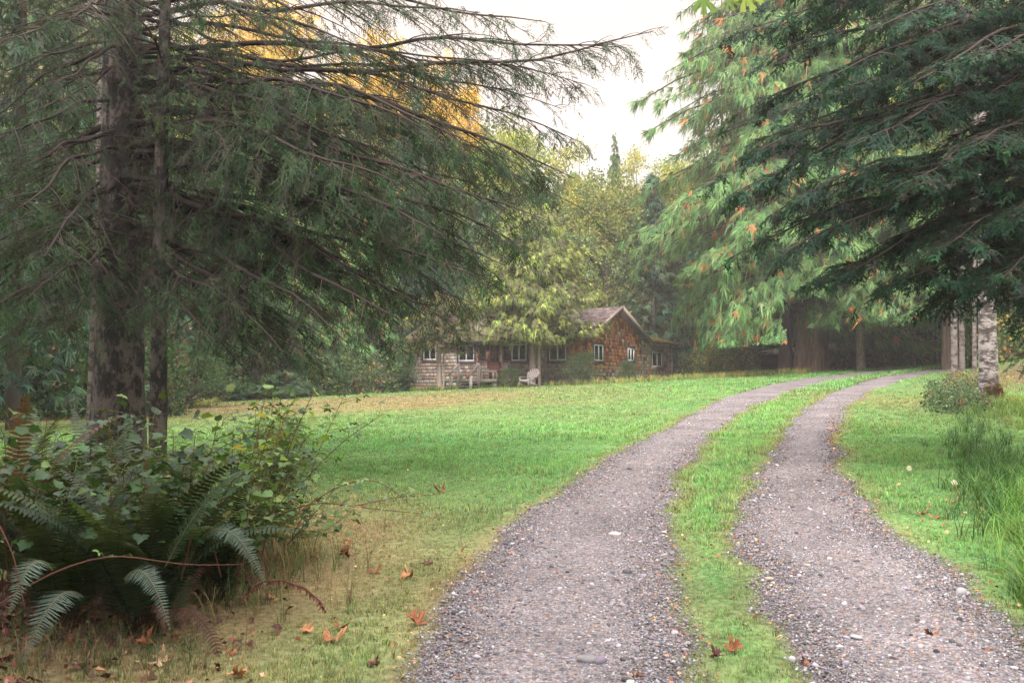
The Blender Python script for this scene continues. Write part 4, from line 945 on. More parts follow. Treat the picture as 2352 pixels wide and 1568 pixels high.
# ------------------------------------------------------------------ trees further off: crown + trunk made once per kind, then copied
def conifer_crown(Ht, Rm, nb, cols, wts, tpls, csz, droop=.35, bare=.12, per=11, hang=.5, flag=None, prof=.8, jr=.25, cut=None):
    mb = MB(); tw = MB(); h = bare+(1-bare)*rng.random(nb)**.9; a = rng.random(nb)*6.283
    Rr = Rm*np.clip((1-h)/(1-bare), 0, 1)**prof*(1+rng.normal(0, jr, nb)); Rr = np.clip(Rr, .25, Rm*1.35)
    d = np.stack([np.cos(a), np.sin(a), 0*a], 1); p0 = np.stack([0*a, 0*a, h*Ht], 1)
    up = np.linspace(0, 1, 5)[None, :, None]; LPt = p0[:, None, :]+d[:, None, :]*Rr[:, None, None]*up
    LPt[:, :, 2] += Rr[:, None]*(.12*up[0, :, 0][None]-droop*up[0, :, 0][None]**2)
    tubes(tw, LPt, np.linspace(1, .15, 5)[None]*(.012*Rr[:, None]+.01), 4, (.07, .05, .045))
    cnt = np.maximum(3, (Rr/Rm*per*2).astype(int)); idx = np.repeat(np.arange(nb), cnt); m = len(idx); t = rng.random(m)**.62
    ph = d[idx]; sd = np.stack([-ph[:, 1], ph[:, 0], 0*t], 1); lat = rng.normal(0, 1, m)*.22*Rr[idx]*(1.1-t)
    P = p0[idx]+ph*(Rr[idx]*t)[:, None]+sd*lat[:, None]; P[:, 2] += Rr[idx]*(.12*t-droop*t*t)+rng.normal(0, .10, m)-.1*np.abs(lat)
    f = norm(ph*(.5+t[:, None])+sd*np.sign(lat)[:, None]*rng.uniform(0, .9, (m, 1))+np.stack([0*t, 0*t, -hang*rng.uniform(.3, 1.5, m)], 1))
    c = pick(cols, wts, m, .07, .18)
    if flag: k = rng.random(m) < flag[0]; c[k] = vary(flag[1], k.sum(), .08, .2)
    spread_tpl(mb, tpls, P, f, rng.normal(0, .5, m), csz*(.6+.7*rng.random(m)), c); return mb, tw
def decid_crown(Ht, Rm, cols, wts, nl=26, clumps=900, csz=.42, low=.3, shape=1.0, tpls=None, holes=.5):
    mb = MB(); tw = MB(); n = nl; zz = rng.uniform(low, .92, n)*Ht; a = rng.random(n)*6.283; R_ = Rm*np.sin(np.clip((zz/Ht-low*.6)/(1-low*.6), .05, 1)*np.pi)**.6*rng.uniform(.55, 1.05, n)
    ce = np.stack([R_*np.cos(a), R_*np.sin(a), zz+.04*Ht], 1); st = np.stack([0*a, 0*a, np.maximum(zz-.22*Ht, .12*Ht)], 1)
    u = np.linspace(0, 1, 5)[None, :, None]; P = st[:, None]*(1-u)+ce[:, None]*u; P[:, :, 2] += .05*Ht*(u[0, :, 0]*(1-u[0, :, 0]))[None]*4*rng.uniform(-.3, .6, (n, 1)); tubes(tw, P, np.linspace(1, .2, 5)[None]*(.03+.012*R_[:, None]), 5, (.16, .13, .11))
    ce = np.vstack([ce, [[0, 0, Ht*.95]], [[0, 0, Ht*.8]]]); sz = np.r_[.30*Rm*rng.uniform(.6, 1.3, n)+.25, .3*Rm, .4*Rm]
    k = rng.choice(len(ce), clumps, p=sz**2/np.sum(sz**2)); o = norm(rng.normal(0, 1, (clumps, 3)))*(rng.random((clumps, 1))**.45)*sz[k][:, None]*np.array([1.1, 1.1, .75])
    pos = ce[k]+o; m = clumps
    spread_tpl(mb, tpls or CLUMPS, pos, norm(rng.normal(0, 1, (m, 3))), rng.random(m)*6.28, csz*(.6+.7*rng.random(m)), pick(cols, wts, m, .07, .2)); return mb, tw
PROTO = {}
def proto(kind, mk, Ht, r0, bark, bcol, tk=18):
    mb, tw = mk(); pr = []
    o = trunk_mesh("trunk", [(0, 0, -.3), (0, 0, Ht*.5), (0, 0, Ht*.97)], r0, .02, bark, None, 12, .05, .25, col=bcol, K=tk); pr.append(("trunk", o))
    pr.append(("branches", tw.build("branches", M_twig))); pr.append(("crown", mb.build("crown", M_tree)))
    for _, o in pr: C.objects.unlink(o)
    PROTO[kind] = (Ht, pr)
GRN_F = [(.07, .15, .055), (.05, .11, .045), (.10, .18, .06), (.13, .17, .06)]
BLU_F = [(.05, .115, .07), (.035, .085, .055), (.075, .15, .085), (.09, .12, .07)]
proto('fir', lambda: conifer_crown(20, 3.6, 300, GRN_F, [4, 3, 3, 1], FANS, .42, .35, .10, 26, .6), 20, .24, M_bark, (.15, .12, .10))
proto('fir2', lambda: conifer_crown(20, 3.0, 280, BLU_F, [4, 3, 2, 1], FANS, .40, .28, .06, 26, .5), 20, .22, M_bark, (.13, .10, .09))
proto('lowfir', lambda: conifer_crown(8, 2.2, 150, [(.05, .11, .05), (.035, .085, .04), (.08, .13, .05), (.22, .10, .04)], [4, 3, 2, .4], FANS, .40, .2, .03, 14, .2), 8, .10, M_bark, (.13, .10, .09))
proto('gold', lambda: decid_crown(22, 4.2, [(.66, .44, .08), (.55, .32, .06), (.46, .42, .10), (.26, .28, .08), (.70, .52, .14)], [4, 2, 2, 1.2, 2], 34, 2300, .62, .28), 22, .22, M_bark, (.25, .21, .18))  # autumn yellow leaves, with golden sun on the tops mixed into the colour
proto('tallmixed', lambda: decid_crown(20, 3.8, [(.24, .30, .08), (.32, .35, .09), (.45, .42, .10), (.16, .22, .07)], [4, 3, 1.2, 2], 30, 2300, .5, .5), 20, .2, M_bark, (.25, .21, .18))
proto('farcedar', lambda: conifer_crown(22, 5.0, 420, [(.16, .30, .11), (.11, .23, .09), (.21, .36, .13), (.28, .36, .14)], [4, 3, 3, 1], FANS_C, .46, .38, .04, 34, 1.3, (.05, (.5, .22, .09)), .45, .22), 22, .4, M_cedarbark, (.2, .14, .11))
proto('sungold', lambda: decid_crown(20, 3.6, [(.40, .38, .10), (.58, .48, .10), (.26, .32, .09), (.20, .26, .08)], [3, 2, 3, 2], 30, 2300, .55, .2), 20, .2, M_bark, (.25, .21, .18))  # the yellows put golden sunlight into green foliage colour
proto('mixed', lambda: decid_crown(18, 3.4, [(.24, .30, .08), (.32, .35, .09), (.55, .46, .10), (.16, .22, .07)], [4, 3, 1.2, 2], 30, 1900, .55, .25), 18, .18, M_bark, (.25, .21, .18))
proto('pale', lambda: decid_crown(15, 3.0, [(.26, .38, .19), (.33, .43, .24), (.19, .30, .15), (.42, .48, .26)], [4, 3, 2, 1], 30, 2100, .50, .15), 15, .17, M_birch, (.3, .28, .26))
proto('rust', lambda: decid_crown(10, 2.6, [(.30, .26, .11), (.40, .24, .10), (.21, .25, .09), (.52, .34, .09), (.16, .15, .09)], [4, 3, 3, 1, 2], 30, 1300, .42, .2), 10, .09, M_birch, (.4, .35, .3))
proto('shrub', lambda: decid_crown(3.2, 1.7, [(.06, .12, .05), (.04, .085, .04), (.09, .13, .05), (.20, .11, .04)], [4, 4, 2, .5], 24, 900, .30, .02), 3.2, .05, M_bark, (.1, .07, .06))
def place(kind, name, cat, label, x, y, Ht, wf=1.0, group=None, z=None, rz=None):
    H0, pr = PROTO[kind]; z = float(H(x, y)) if z is None else z; r_ = empty(name, (x, y, z), rng.random()*6.28 if rz is None else rz); s = Ht/H0
    r_.scale = (s*wf, s*wf, s); tag(r_, label, cat, group)
    for nme, o in pr:
        c = o.copy(); c.name = nme; C.objects.link(c); c.parent = r_
    return r_
def place_px(kind, name, cat, label, u, vt, Y, wf=1.0, group=None):
    t = at(u, vt, Y); z = float(H(t[0], Y)); return place(kind, name, cat, label, t[0], Y, t[2]-z, wf, group, z)
G_F = "separate trees along the wood edge"
TREES = [ # kind, name, cat, label, u, top v, distance, width factor
 ('gold', 'maple_tree', 'maple tree', "tall maple with bright golden leaves, highest patch left between conifer boughs", 610, -60, 66, .7),
 ('gold', 'maple_tree', 'maple tree', "golden orange maple with painted sun glow in the middle gap of the overhanging boughs", 850, 60, 63, .62),
 ('gold', 'maple_tree', 'maple tree', "narrower yellow maple top showing above the right bough ends", 1030, 110, 67, .5),
 ('sungold', 'maple_tree', 'maple tree', "olive tree with sun gold painted in behind the golden maples, furthest toward the dark trunk", 480, 20, 64, .9),
 ('mixed', 'alder_tree', 'alder tree', "olive green tree behind bough tips, left of the sky gap", 1180, 300, 62, .8),
 ('sungold', 'alder_tree', 'alder tree', "green tree with sun gold painted in, just left of the low sky gap", 1330, 320, 66, .9),
 ('fir', 'fir_tree', 'fir tree', "thin pointed fir spire rising highest in the low sky gap", 1412, 310, 70, .5),
 ('sungold', 'alder_tree', 'alder tree', "tree with sun gold painted in right of the fir spire at the sky gap", 1462, 335, 68, .8),
 ('mixed', 'alder_tree', 'alder tree', "small olive tree between sun gold tree and giant cedar", 1550, 370, 67, .9),
 ('pale', 'alder_tree', 'alder tree', "pale grey green leafy tree above the cabin roof, behind the yellowish cedar", 1355, 430, 65, .9),
 ('rust', 'maple_tree', 'maple tree', "small rust brown maple with thin pale stem behind the cabin ridge", 1478, 570, 66, 1.0),
 ('fir2', 'fir_tree', 'fir tree', "dark bluish fir behind the cabin gable peak", 1390, 600, 66, .9),
 ('fir2', 'fir_tree', 'fir tree', "young bluish green fir right of the cabin gable", 1545, 560, 67, .95),
 ('fir', 'fir_tree', 'fir tree', "dark green fir directly behind the annex corner", 1600, 480, 66, .8),
 ('farcedar', 'cedar_tree', 'cedar tree', "tall fresh green cedar behind the left part of the cabin roof", 1060, 330, 66, .8),
 ('fir2', 'fir_tree', 'fir tree', "dark tall fir behind the cabin's far end", 950, 220, 62, .9),
 ('farcedar', 'cedar_tree', 'cedar tree', "broad light green cedar at the far lawn corner behind the boughs", 800, 300, 56, .95),
 ('farcedar', 'cedar_tree', 'cedar tree', "light green cedar with rusty flecks between bramble mound and lawn corner", 620, 250, 52, .9),
 ('fir', 'fir_tree', 'fir tree', "tall dark fir showing just right of the slender mottled trunk", 470, 150, 48, .9),
 ('fir2', 'fir_tree', 'fir tree', "dark fir seen between the two left trunks", 335, 60, 42, .9),
 ('lowfir', 'fir_tree', 'fir tree', "low bushy fir with flat green boughs on the lawn's wood edge", 640, 660, 48, 1.25),
 ('lowfir', 'fir_tree', 'fir tree', "small bluish fir left of the cabin's end wall", 850, 700, 56, 1.1),
 ('lowfir', 'fir_tree', 'fir tree', "little fir with red brown twigs touching the cabin's far end", 925, 765, 55, 1.0),
 ('fir2', 'fir_tree', 'fir tree', "shadowy fir in the far left corner of the wood", 90, 200, 30, .9),
 ('fir', 'fir_tree', 'fir tree', "shadowy fir left of the huge conifer trunk", 190, 120, 34, .8),
 ('tallmixed', 'maple_tree', 'maple tree', "leafy green maple behind the right spruce tips, top of picture", 1960, -140, 50, .9),
 ('tallmixed', 'maple_tree', 'maple tree', "pale olive maple behind the spruce near the top right corner", 2250, -60, 44, .9),
 ('tallmixed', 'alder_tree', 'alder tree', "grey green tree behind the birches on the right", 2190, 300, 46, .8),
 ('fir', 'fir_tree', 'fir tree', "green fir right of the giant cedar trunk behind the crest", 2090, 200, 58, .8),
 ('rust', 'maple_tree', 'maple tree', "low orange leaved maple beside the shelter", 1765, 700, 60, .9),
]
for (k, nme, cat, lab, u, vt, Y, wf) in TREES: place_px(k, nme, cat, lab, u, vt, Y, wf, G_F)

# giant cedar: fluted trunk, hanging sprays with orange flags
CED = [(.13, .25, .09), (.09, .19, .075), (.17, .31, .11), (.23, .31, .13)]
cu = at(1868, 856, 52)[0]; cY = 52.5; cz = float(H(cu, cY))
ced = empty("cedar_tree", (cu, cY, cz)); tag(ced, "giant old cedar with thick fluted trunk and hanging sprays flecked orange", "cedar tree")
trunk_mesh("trunk", [(0, 0, -.4), (0, 0, 8), (0, 0, 24)], .83, .2, M_cedarbark, ced, 48, .03, .22, .09, col=(.20, .135, .115), K=50)
trunk_mesh("stem", [(-1.05, .9, -.4), (-1.0, .9, 5), (-.6, .6, 14)], .38, .1, M_cedarbark, ced, 24, .04, .2, .06, col=(.14, .09, .085), K=30)
mb, tw = conifer_crown(36, 8.9, 720, CED, [4, 3, 3, 1], FANS_C, .50, .40, .03, 50, 1.5, (.06, (.46, .19, .08)), .52, .17)
def prune(m_, f):
    """drop faces whose first vertex fails f"""
    off = 0
    V = np.concatenate(m_.v); keep = f(V)
    m_.t = [t[keep[t].all(1)] for t in m_.t]; m_.q = [q[keep[q].all(1)] for q in m_.q]
prune(mb, lambda V: ~((V[:, 2] < 1.9+.25*np.sin(V[:, 0]*5)) & (V[:, 0] > -3.4) & (V[:, 0] < 2.6)) & ~((V[:, 2] < 3.2+.3*np.sin(V[:, 0]*4)) & (V[:, 0] > -3.3) & (V[:, 0] < -.9)) & (V[:, 2] > 1.0) & ~((V[:, 2] < 4.6) & (V[:, 0] < -6.0)))
prune(tw, lambda V: ~((V[:, 2] < 3.3) & (np.hypot(V[:, 0], V[:, 1]) > 1.3)) & ~((V[:, 2] < 5.2) & (V[:, 0] < -5.6))); mb.build("crown", M_tree, ced); tw.build("branches", M_twig, ced)
# cedar leaning branches of its neighbour on the right
mb, tw = conifer_crown(15, 4.6, 200, [(.11, .21, .08), (.08, .16, .07), (.16, .25, .10)], [4, 3, 2], FANS_C, .42, .45, .16, 32, 1.1, (.02, (.5, .2, .08)), .5, .25)
t_ = at(2160, 200, 45); n_ = empty("cedar_tree", (t_[0], 45, float(H(t_[0], 45)))); tag(n_, "light green cedar with fern like boughs sweeping down over the crest of the track", "cedar tree")
trunk_mesh("trunk", [(0, 0, -.4), (0, 0, 8), (0, 0, 14.5)], .24, .05, M_cedarbark, n_, 14, .03, .2, .05, col=(.17, .13, .11), K=20)
prune(tw, lambda V: V[:, 2] > 4.2); prune(mb, lambda V: V[:, 2] > 1.9); mb.build("crown", M_tree, n_); tw.build("branches", M_twig, n_)

# yellowish cedar in front of the cabin, two stems
yu, yY = at(1222, 880, 51.0)[0], 51.0; yz = float(H(yu, yY))
yc = empty("cedar_tree", (yu, yY, yz)); tag(yc, "yellow green cedar standing in front of the cabin with two bare lower stems", "cedar tree")
trunk_mesh("trunk", [(0, 0, -.3), (0, 0, 4), (.1, 0, 8.4)], .19, .03, M_cedarbark, yc, 14, .03, .15, .04, col=(.24, .185, .165), K=20)
trunk_mesh("stem", [(.38, .1, -.3), (.33, .1, 3), (.2, 0, 5)], .085, .03, M_cedarbark, yc, 10, .03, .1, col=(.30, .25, .21), K=14)
YEL = [(.21, .26, .085), (.16, .20, .08), (.34, .42, .09), (.16, .14, .09), (.42, .50, .11)]
mb, tw = conifer_crown(9.3, 3.05, 560, YEL, [4, 4, 2.2, 3, .9], FANS_C, .26, -.02, .235, 17, .8, None, .36, .3)
mb.build("crown", M_tree, yc); tw.build("branches", M_twig, yc)
# its smaller neighbour in front of the cabin's left part
t_ = at(1008, 890, 51.0); l_ = empty("cedar_tree", (t_[0], 51.0, float(H(t_[0], 51.0)))); tag(l_, "smaller dull cedar with twin stems at the foot of the deck's left end", "cedar tree")
trunk_mesh("trunk", [(0, 0, -.3), (0, 0, 2), (.05, 0, 4.6)], .15, .03, M_cedarbark, l_, 12, .03, .2, col=(.27, .22, .20), K=14)
trunk_mesh("stem", [(.24, 0, -.3), (.25, 0, 2), (.2, 0, 4)], .055, .02, M_cedarbark, l_, 8, .03, .1, col=(.27, .22, .20), K=12)
mb, tw = conifer_crown(5.0, 2.0, 110, [(.12, .12, .05), (.09, .11, .045), (.16, .12, .07), (.26, .28, .06)], [4, 3, 3, 1], FANS, .24, .22, .42, 18, .5, None, .4, .25)
mb.build("crown", M_tree, l_); tw.build("branches", M_twig, l_)

# birches on the right bank
bb, pb2, _ = simple_trunk_tree("birch_tree", "birch tree", "white barked birch with rusty moss at its foot on the right bank", 2275, 938, 22.0, .20, -100, M_birch, -20)
n_ = 700; th = rng.uniform(-2.9, -.3, n_); hz_ = .42*rng.random(n_)*np.clip(np.cos((th+1.5)*.9), .1, 1)+.02*rng.random(n_); rr_ = .225+.05*np.exp(-hz_/.2)
mm = MB(); spread_tpl(mm, CLUMPS, np.stack([rr_*np.cos(th), rr_*np.sin(th), hz_-.05], 1), norm(rng.normal(0, 1, (n_, 3))), rng.random(n_)*6, .035+.03*rng.random(n_), vary((.13, .075, .03), n_, .1, .3)); mm.build("moss", M_dead, bb)
tw = MB(); lf = MB(); lim = []
for i in range(22): z = rng.uniform(4.5, 10); a = rng.uniform(0, 6.28); L = rng.uniform(1.2, 2.8); lim.append(((pb2[0]+L*math.cos(a), 22+L*math.sin(a), z+.6), z, .1))
grow_limbs((pb2[0], 22.0), lim, tw, lf, [(.10, .17, .05), (.14, .2, .06), (.07, .12, .04)], [1, 1, 1], dens=9, sec=.8, hang=.7, size=(.2, .3), inner=.3, sp=5, lr=.03)
rel(tw.build("branches", M_twig), bb); rel(lf.build("leaves", M_tree), bb)
for (u, v, Y, r_, lab) in ((2192, 850, 36, .12, "leftmost of the three thin pale birches at the crest of the bank"), (2211, 850, 37, .10, "middle thin pale birch at the crest of the bank"), (2238, 848, 35, .075, "brownish thin birch nearest the big white one"),
                           (2030, 852, 60, .16, "grey trunk in the dark wood just right of the giant cedar"), (2096, 853, 54.5, .14, "slim grey trunk above the end of the track"), (2150, 853, 55, .09, "thinnest grey stem between the slim trunk and the pale birches"), (1703, 860, 60, .10, "thin grey stem in the dark wood left of the shelter"), (1652, 862, 62, .10, "thin stem between annex and shelter")):
    b_, p_, _t = simple_trunk_tree("birch_tree" if 'birch' in lab else "alder_tree", "birch tree" if 'birch' in lab else "alder tree", lab, u, v, Y, r_, 250, M_birch2 if 'birch' in lab else M_bark, rng.normal(0, 8))
    if 'birch' in lab:
        tw = MB(); lf = MB(); lim = []
        for i in range(12): z = p_[2]+rng.uniform(3.5, 9); a = rng.uniform(0, 6.28); L = rng.uniform(1, 2.2); lim.append(((p_[0]+L*math.cos(a), Y+L*math.sin(a), z+.5), z, .1))
        grow_limbs((p_[0], float(Y)), lim, tw, lf, [(.10, .17, .05), (.07, .12, .04)], [1, 1], dens=7, sec=.8, hang=.7, size=(.25, .4), inner=.2, sp=4, lr=.03)
        rel(tw.build("branches", M_twig), b_); rel(lf.build("leaves", M_tree), b_)

# ------------------------------------------------------------------ the wood behind, one mass
def forest_mesh(spots, name, label, res=1.0, dk=1.0):  # dk scales the shared palette
    mb = MB(); n = 0
    for (x, y, Ht, kind) in spots:
        z = float(H(x, y)); near_ = 1.9 if (y < 27 and -18 < x < -8) else 1.0; NN = int(260*(res*near_)**2)
        nb = 60; R_ = Ht*.19
        cols = GRN_F if kind == 0 else BLU_F if kind == 1 else [(.10, .13, .04), (.15, .16, .05), (.07, .10, .04)]
        h = .04+.96*rng.random(NN)**.9; a = rng.random(NN)*6.283; rr = R_*(1-h)**.75*(.45+.6*rng.random(NN))
        if kind == 2: rr = R_*1.3*np.sin(np.clip(h, .1, 1)*2.9)**.6*(.5+.5*rng.random(NN))
        P = np.stack([x+rr*np.cos(a), y+rr*np.sin(a), z+h*Ht], 1); f = norm(np.stack([np.cos(a), np.sin(a), -.5+0*a], 1)+rng.normal(0, .3, (NN, 3)))
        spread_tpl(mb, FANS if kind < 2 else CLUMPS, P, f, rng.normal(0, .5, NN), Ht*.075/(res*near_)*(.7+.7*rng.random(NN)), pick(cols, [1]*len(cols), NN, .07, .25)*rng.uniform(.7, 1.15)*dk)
        q = np.array([[(x, y, z-.3), (x, y, z+Ht*.45), (x, y, z+Ht*.9)]]); tubes(mb, q, np.array([[Ht*.011, Ht*.008, .02]]), 6, (.10, .08, .07))
    tag(mb.build(name, M_tree), label, "wood", kind="stuff")
def skyline(u): return np.interp(u, [-600, 0, 300, 480, 700, 900, 1100, 1200, 1290, 1400, 1480, 1540, 1600, 1700, 1800, 2352, 3000], [-250, -150, 40, 110, 160, 200, 260, 340, 380, 385, 395, 410, 370, 250, 100, 0, -100])
spots = []
for Y in (64, 69, 75, 82):
    for u in np.arange(-500, 2900, 62)+rng.uniform(-20, 20):
        uu_ = u+rng.uniform(-25, 25); y_ = Y+rng.uniform(-2, 2); t = at(uu_, skyline(uu_)+rng.uniform(0, 130), y_); z = float(H(t[0], y_)); spots.append((t[0], y_, max(6, t[2]-z), rng.choice([0, 1, 1, 2])))
forest_mesh(spots, "forest", "dense mixed wood closing off the lawn", 2.0, 1.45)  # foliage colour brightened to paint pale light on the far trees
spots = []
for i in range(34): x = rng.uniform(-30, -14); y = rng.uniform(18, 58); spots.append((x-(58-y)*.05, y, rng.uniform(11, 17), rng.choice([0, 1]))) if x < -.40*y-4.5 else None
spots = [s for s in spots if s]
for i in range(22): x = rng.uniform(20, 40); y = rng.uniform(30, 60); spots.append((x, y, rng.uniform(10, 18), rng.choice([0, 1, 2]))) if x > .47*y+1 else None
spots = [s for s in spots if s]
spots += [(-13, 19, 14, 0), (-11.5, 23, 15, 1), (-15.5, 15, 15, 0), (-9.5, 4.5, 13, 0), (-11, 9, 14, 1), (-8.5, -1.5, 18, 0), (-5, -6, 18, 1), (-1.5, -9, 14, 0), (-4, -12, 18, 0), (-8, -5, 18, 0), (-12, 2, 15, 0), (4, -10, 14, 1), (9, -7, 13, 0), (12, -1, 13, 1), (-7.5, 1.5, 12, 1), (-8, -9, 15, 0)]  # those beside and behind the camera are unseen, added to shade the foreground
forest_mesh(spots, "side_and_shading_wood", "wood at both flanks with painted shade, plus unseen trees added round the camera", 1.9, .6)  # foliage colour darkened to paint shade over the flanks

# understory shrubs, each a thing where one can tell them apart
SH = [("bramble_mound", 'shrub', "rounded mound of glossy green leaves on the lawn edge beside the slender trunk", 440, 870, 37, 1.9, 1.6),
      ("shrub", 'shrub', "dark leafy shrub at the wood edge right of the low bushy fir", 770, 830, 53, 2.6, 1.3),
      ("shrub", 'shrub', "dark shrub with reddish twigs left of the cabin wall", 885, 835, 54, 2.2, 1.3),
      ("shrub", 'shrub', "dark green spreading shrub against the cabin corner below the windows", 1334, 0, 49.8, 1.55, 1.15),
      ("shrub", 'shrub', "small bright green shrub by the gable wall", 1440, 0, 51.6, 1.0, 1.0),
      ("shrub", 'shrub', "small light green shrub in front of the dark deck rail", 1172, 0, 49.6, .95, 1.0)]
for (nme, k, lab, u, v, Y, Ht, wf) in SH:
    x = at(u, 800, Y)[0]; place(k, nme, "shrub", lab, x, Y, Ht, wf, "shrubs round the lawn")
mb = MB()
def undergrowth(mb, u0, u1, Y0, Y1, n, s0, s1, cols, wts, hmax):
    U = rng.uniform(u0, u1, n); Y = rng.uniform(Y0, Y1, n); P = at(U, 800+0*U, Y).T.copy(); P[:, 2] = H(P[:, 0], P[:, 1])+hmax*rng.random(n)**1.3*(.4+.9*fnoise(P[:, 0], P[:, 1], 2.2, 2))
    spread_tpl(mb, CLUMPS, P, norm(rng.normal(0, 1, (n, 3))), rng.random(n)*6.28, s0+(s1-s0)*rng.random(n), pick(cols, wts, n, .08, .25))
UC = [(.08, .14, .055), (.055, .09, .045), (.14, .18, .06), (.38, .24, .07), (.16, .09, .06)]
undergrowth(mb, 1560, 2260, 58.5, 63, 4200, .25, .55, UC, [4, 4, 3, 1.2, 1.5], 2.2)
undergrowth(mb, 1985, 2240, 55.5, 58.5, 2200, .22, .42, [(.12, .21, .08), (.09, .15, .06), (.18, .22, .08), (.34, .24, .09)], [4, 3, 2, 1], 1.5)
undergrowth(mb, 1600, 1735, 55.5, 58.5, 1500, .22, .42, [(.12, .20, .08), (.09, .15, .06), (.42, .30, .08), (.24, .14, .08)], [4, 3, 2, 1.5], 1.7)
undergrowth(mb, 700, 1640, 63.5, 68, 3800, .4, .9, UC, [4, 4, 2, .3, 1], 4)
undergrowth(mb, 300, 915, 50, 56, 4300, .3, .6, UC, [4, 4, 2, .2, 1], 2.6)
undergrowth(mb, -250, 420, 28, 42, 7000, .2, .5, [(.045, .09, .04), (.03, .06, .03), (.10, .14, .04), (.15, .07, .05)], [4, 4, 1, 1], 2.8)
undergrowth(mb, 2260, 2700, 38, 50, 3500, .3, .6, UC, [3, 2, 4, 1, 1], 2.4)
tag(mb.build("undergrowth", M_tree), "tangled dark undergrowth along the foot of the wood", "undergrowth", kind="stuff")
mb = MB()
def salal(u0, u1, v0, v1, n, cols, wts, s=.06, hh=.25):
    P = np.array([ground_at(a, b) for a, b in zip(rng.uniform(u0, u1, n), rng.uniform(v0, v1, n))]); z = H(P[:, 0], P[:, 1])+hh*rng.random(n)
    spread_tpl(mb, CLUMPS, np.stack([P[:, 0], P[:, 1], z], 1), norm(rng.normal(0, 1, (n, 3))), rng.random(n)*6.28, s*(2+2*rng.random(n)), pick(cols, wts, n, .08, .25))
salal(2130, 2270, 885, 955, 520, [(.05, .10, .05), (.09, .15, .08), (.035, .07, .035), (.2, .10, .05)], [4, 3, 3, .8])
salal(2170, 2260, 865, 905, 200, [(.13, .14, .06), (.25, .13, .06), (.06, .10, .05)], [3, 2, 2], .06, .2)
tag(mb.build("ground_cover", M_leaf), "low glossy leafy ground cover on the bank beside the white birch", "ground cover", kind="stuff")

# ------------------------------------------------------------------ sword ferns
def frond(mb, base, az, L, lean, col, np_=38, pw=.085, droop=1.0, up0=1.25):
    """one arching frond: base point, azimuth, length, start elevation up0, bends over by lean"""
    K = 15; s = np.linspace(0, 1, K); el = up0-lean*s**1.5*droop; dz = np.sin(el); dh = np.cos(el)
    ds = L/(K-1); h_ = np.r_[0, np.cumsum(dh[:-1])*ds]; z_ = np.r_[0, np.cumsum(dz[:-1])*ds]
    P = np.stack([base[0]+h_*math.cos(az), base[1]+h_*math.sin(az), base[2]+z_], 1)
    tubes(mb, P[None], np.linspace(.004, .0012, K)[None], 4, np.array(col)*np.array([1.6, .8, .7]))
    t = np.linspace(.16, .995, np_); A = np.stack([np.interp(t, s, P[:, i]) for i in range(3)], 1); tg = norm(np.gradient(P, axis=0)); TG = norm(np.stack([np.interp(t, s, tg[:, i]) for i in range(3)], 1))
    sd = np.array([-math.sin(az), math.cos(az), 0]); tw_ = rng.normal(0, .25); nr = norm(np.cross(TG, sd[None])); sd = norm(sd[None]*math.cos(tw_)+nr*math.sin(tw_))
    pl = pw*np.interp(t, [0.16, .3, .6, .85, 1], [.75, 1, .95, .6, .12])*(1+rng.normal(0, .07, np_))
    for sg in (-1, 1):
        d = norm(TG*.32+sd*sg-nr*.10+rng.normal(0, .05, (np_, 3))); wv = TG*(L/np_*.40)
        b = A; V = np.stack([b-wv*.6, b+wv*.9, b+d*pl[:, None]*.6+wv*.75, b+d*pl[:, None]-np.array([0, 0, .008]), b+d*pl[:, None]*.55-wv*.55], 1)
        q = np.arange(np_)[:, None]*5; T = np.concatenate([q+[[0, 1, 2]], q+[[0, 2, 4]], q+[[4, 2, 3]]])
        k = (1+rng.normal(0, .15, np_))[:, None, None]; mb.add(V.reshape(-1, 3), tris=T, col=(np.array(col)[None, None]*k*np.array([.8, .9, 1, 1.1, 1])[None, :, None]).reshape(-1, 3))
FC = [(.026, .056, .018), (.016, .036, .014), (.045, .078, .020), (.032, .052, .024)]
def fern(u, v, Y, n, L, label, name="sword_fern", fc=FC, np_=38, spread=1.0):
    x = at(u, v, Y)[0]; z = float(H(x, Y)); r_ = empty(name, (x, Y, z)); tag(r_, label, "fern", "ferns"); m_ = MB()
    for i in range(n):
        az = i*2.4+rng.normal(0, .3); c = np.array(fc[rng.integers(len(fc))])*rng.uniform(.8, 1.2)
        b_ = (rng.normal(0, .05), rng.normal(0, .05), 0); frond(m_, b_, az, L*rng.uniform(.75, 1.1), rng.uniform(.7, 1.6)*spread, c, np_, .095*L, 1, rng.uniform(1.1, 1.5))
    d = MB()
    for i in range(max(3, n//7)): frond(d, (0, 0, 0), rng.random()*6.28, L*rng.uniform(.5, .8), rng.uniform(1.8, 2.6), (.07, .04, .03), np_, .06*L, 1, rng.uniform(.7, 1.2))
    m_.build("fronds", M_leaf, r_); o = d.build("dead_fronds", M_dead, r_); return r_
f1 = fern(330, 1450, 5.1, 36, 1.0, "big dark sword fern in the shadow, centre of the near thicket")
fern(130, 1440, 5.3, 30, 1.0, "dark sword fern at the picture's left edge beside the big one")
fern(500, 1330, 5.9, 24, .85, "sword fern with arching fronds on the lawn side of the big one")
fern(240, 1330, 6.3, 30, 1.2, "tall sword fern behind the big one toward the conifer trunk")
fern(40, 1300, 6.0, 24, 1.2, "reddish tipped sword fern partly outside the picture under the boughs", fc=[(.05, .08, .03), (.09, .05, .03)])
fern(1893, 880, 52, 16, 1.1, "small fern at the foot of the giant cedar, shelter side", np_=14, fc=[(.06, .11, .04), (.1, .12, .05)])
fern(1960, 880, 53.2, 22, 1.5, "broad fern right of the giant cedar trunk", np_=14, fc=[(.07, .09, .03), (.1, .1, .04)])
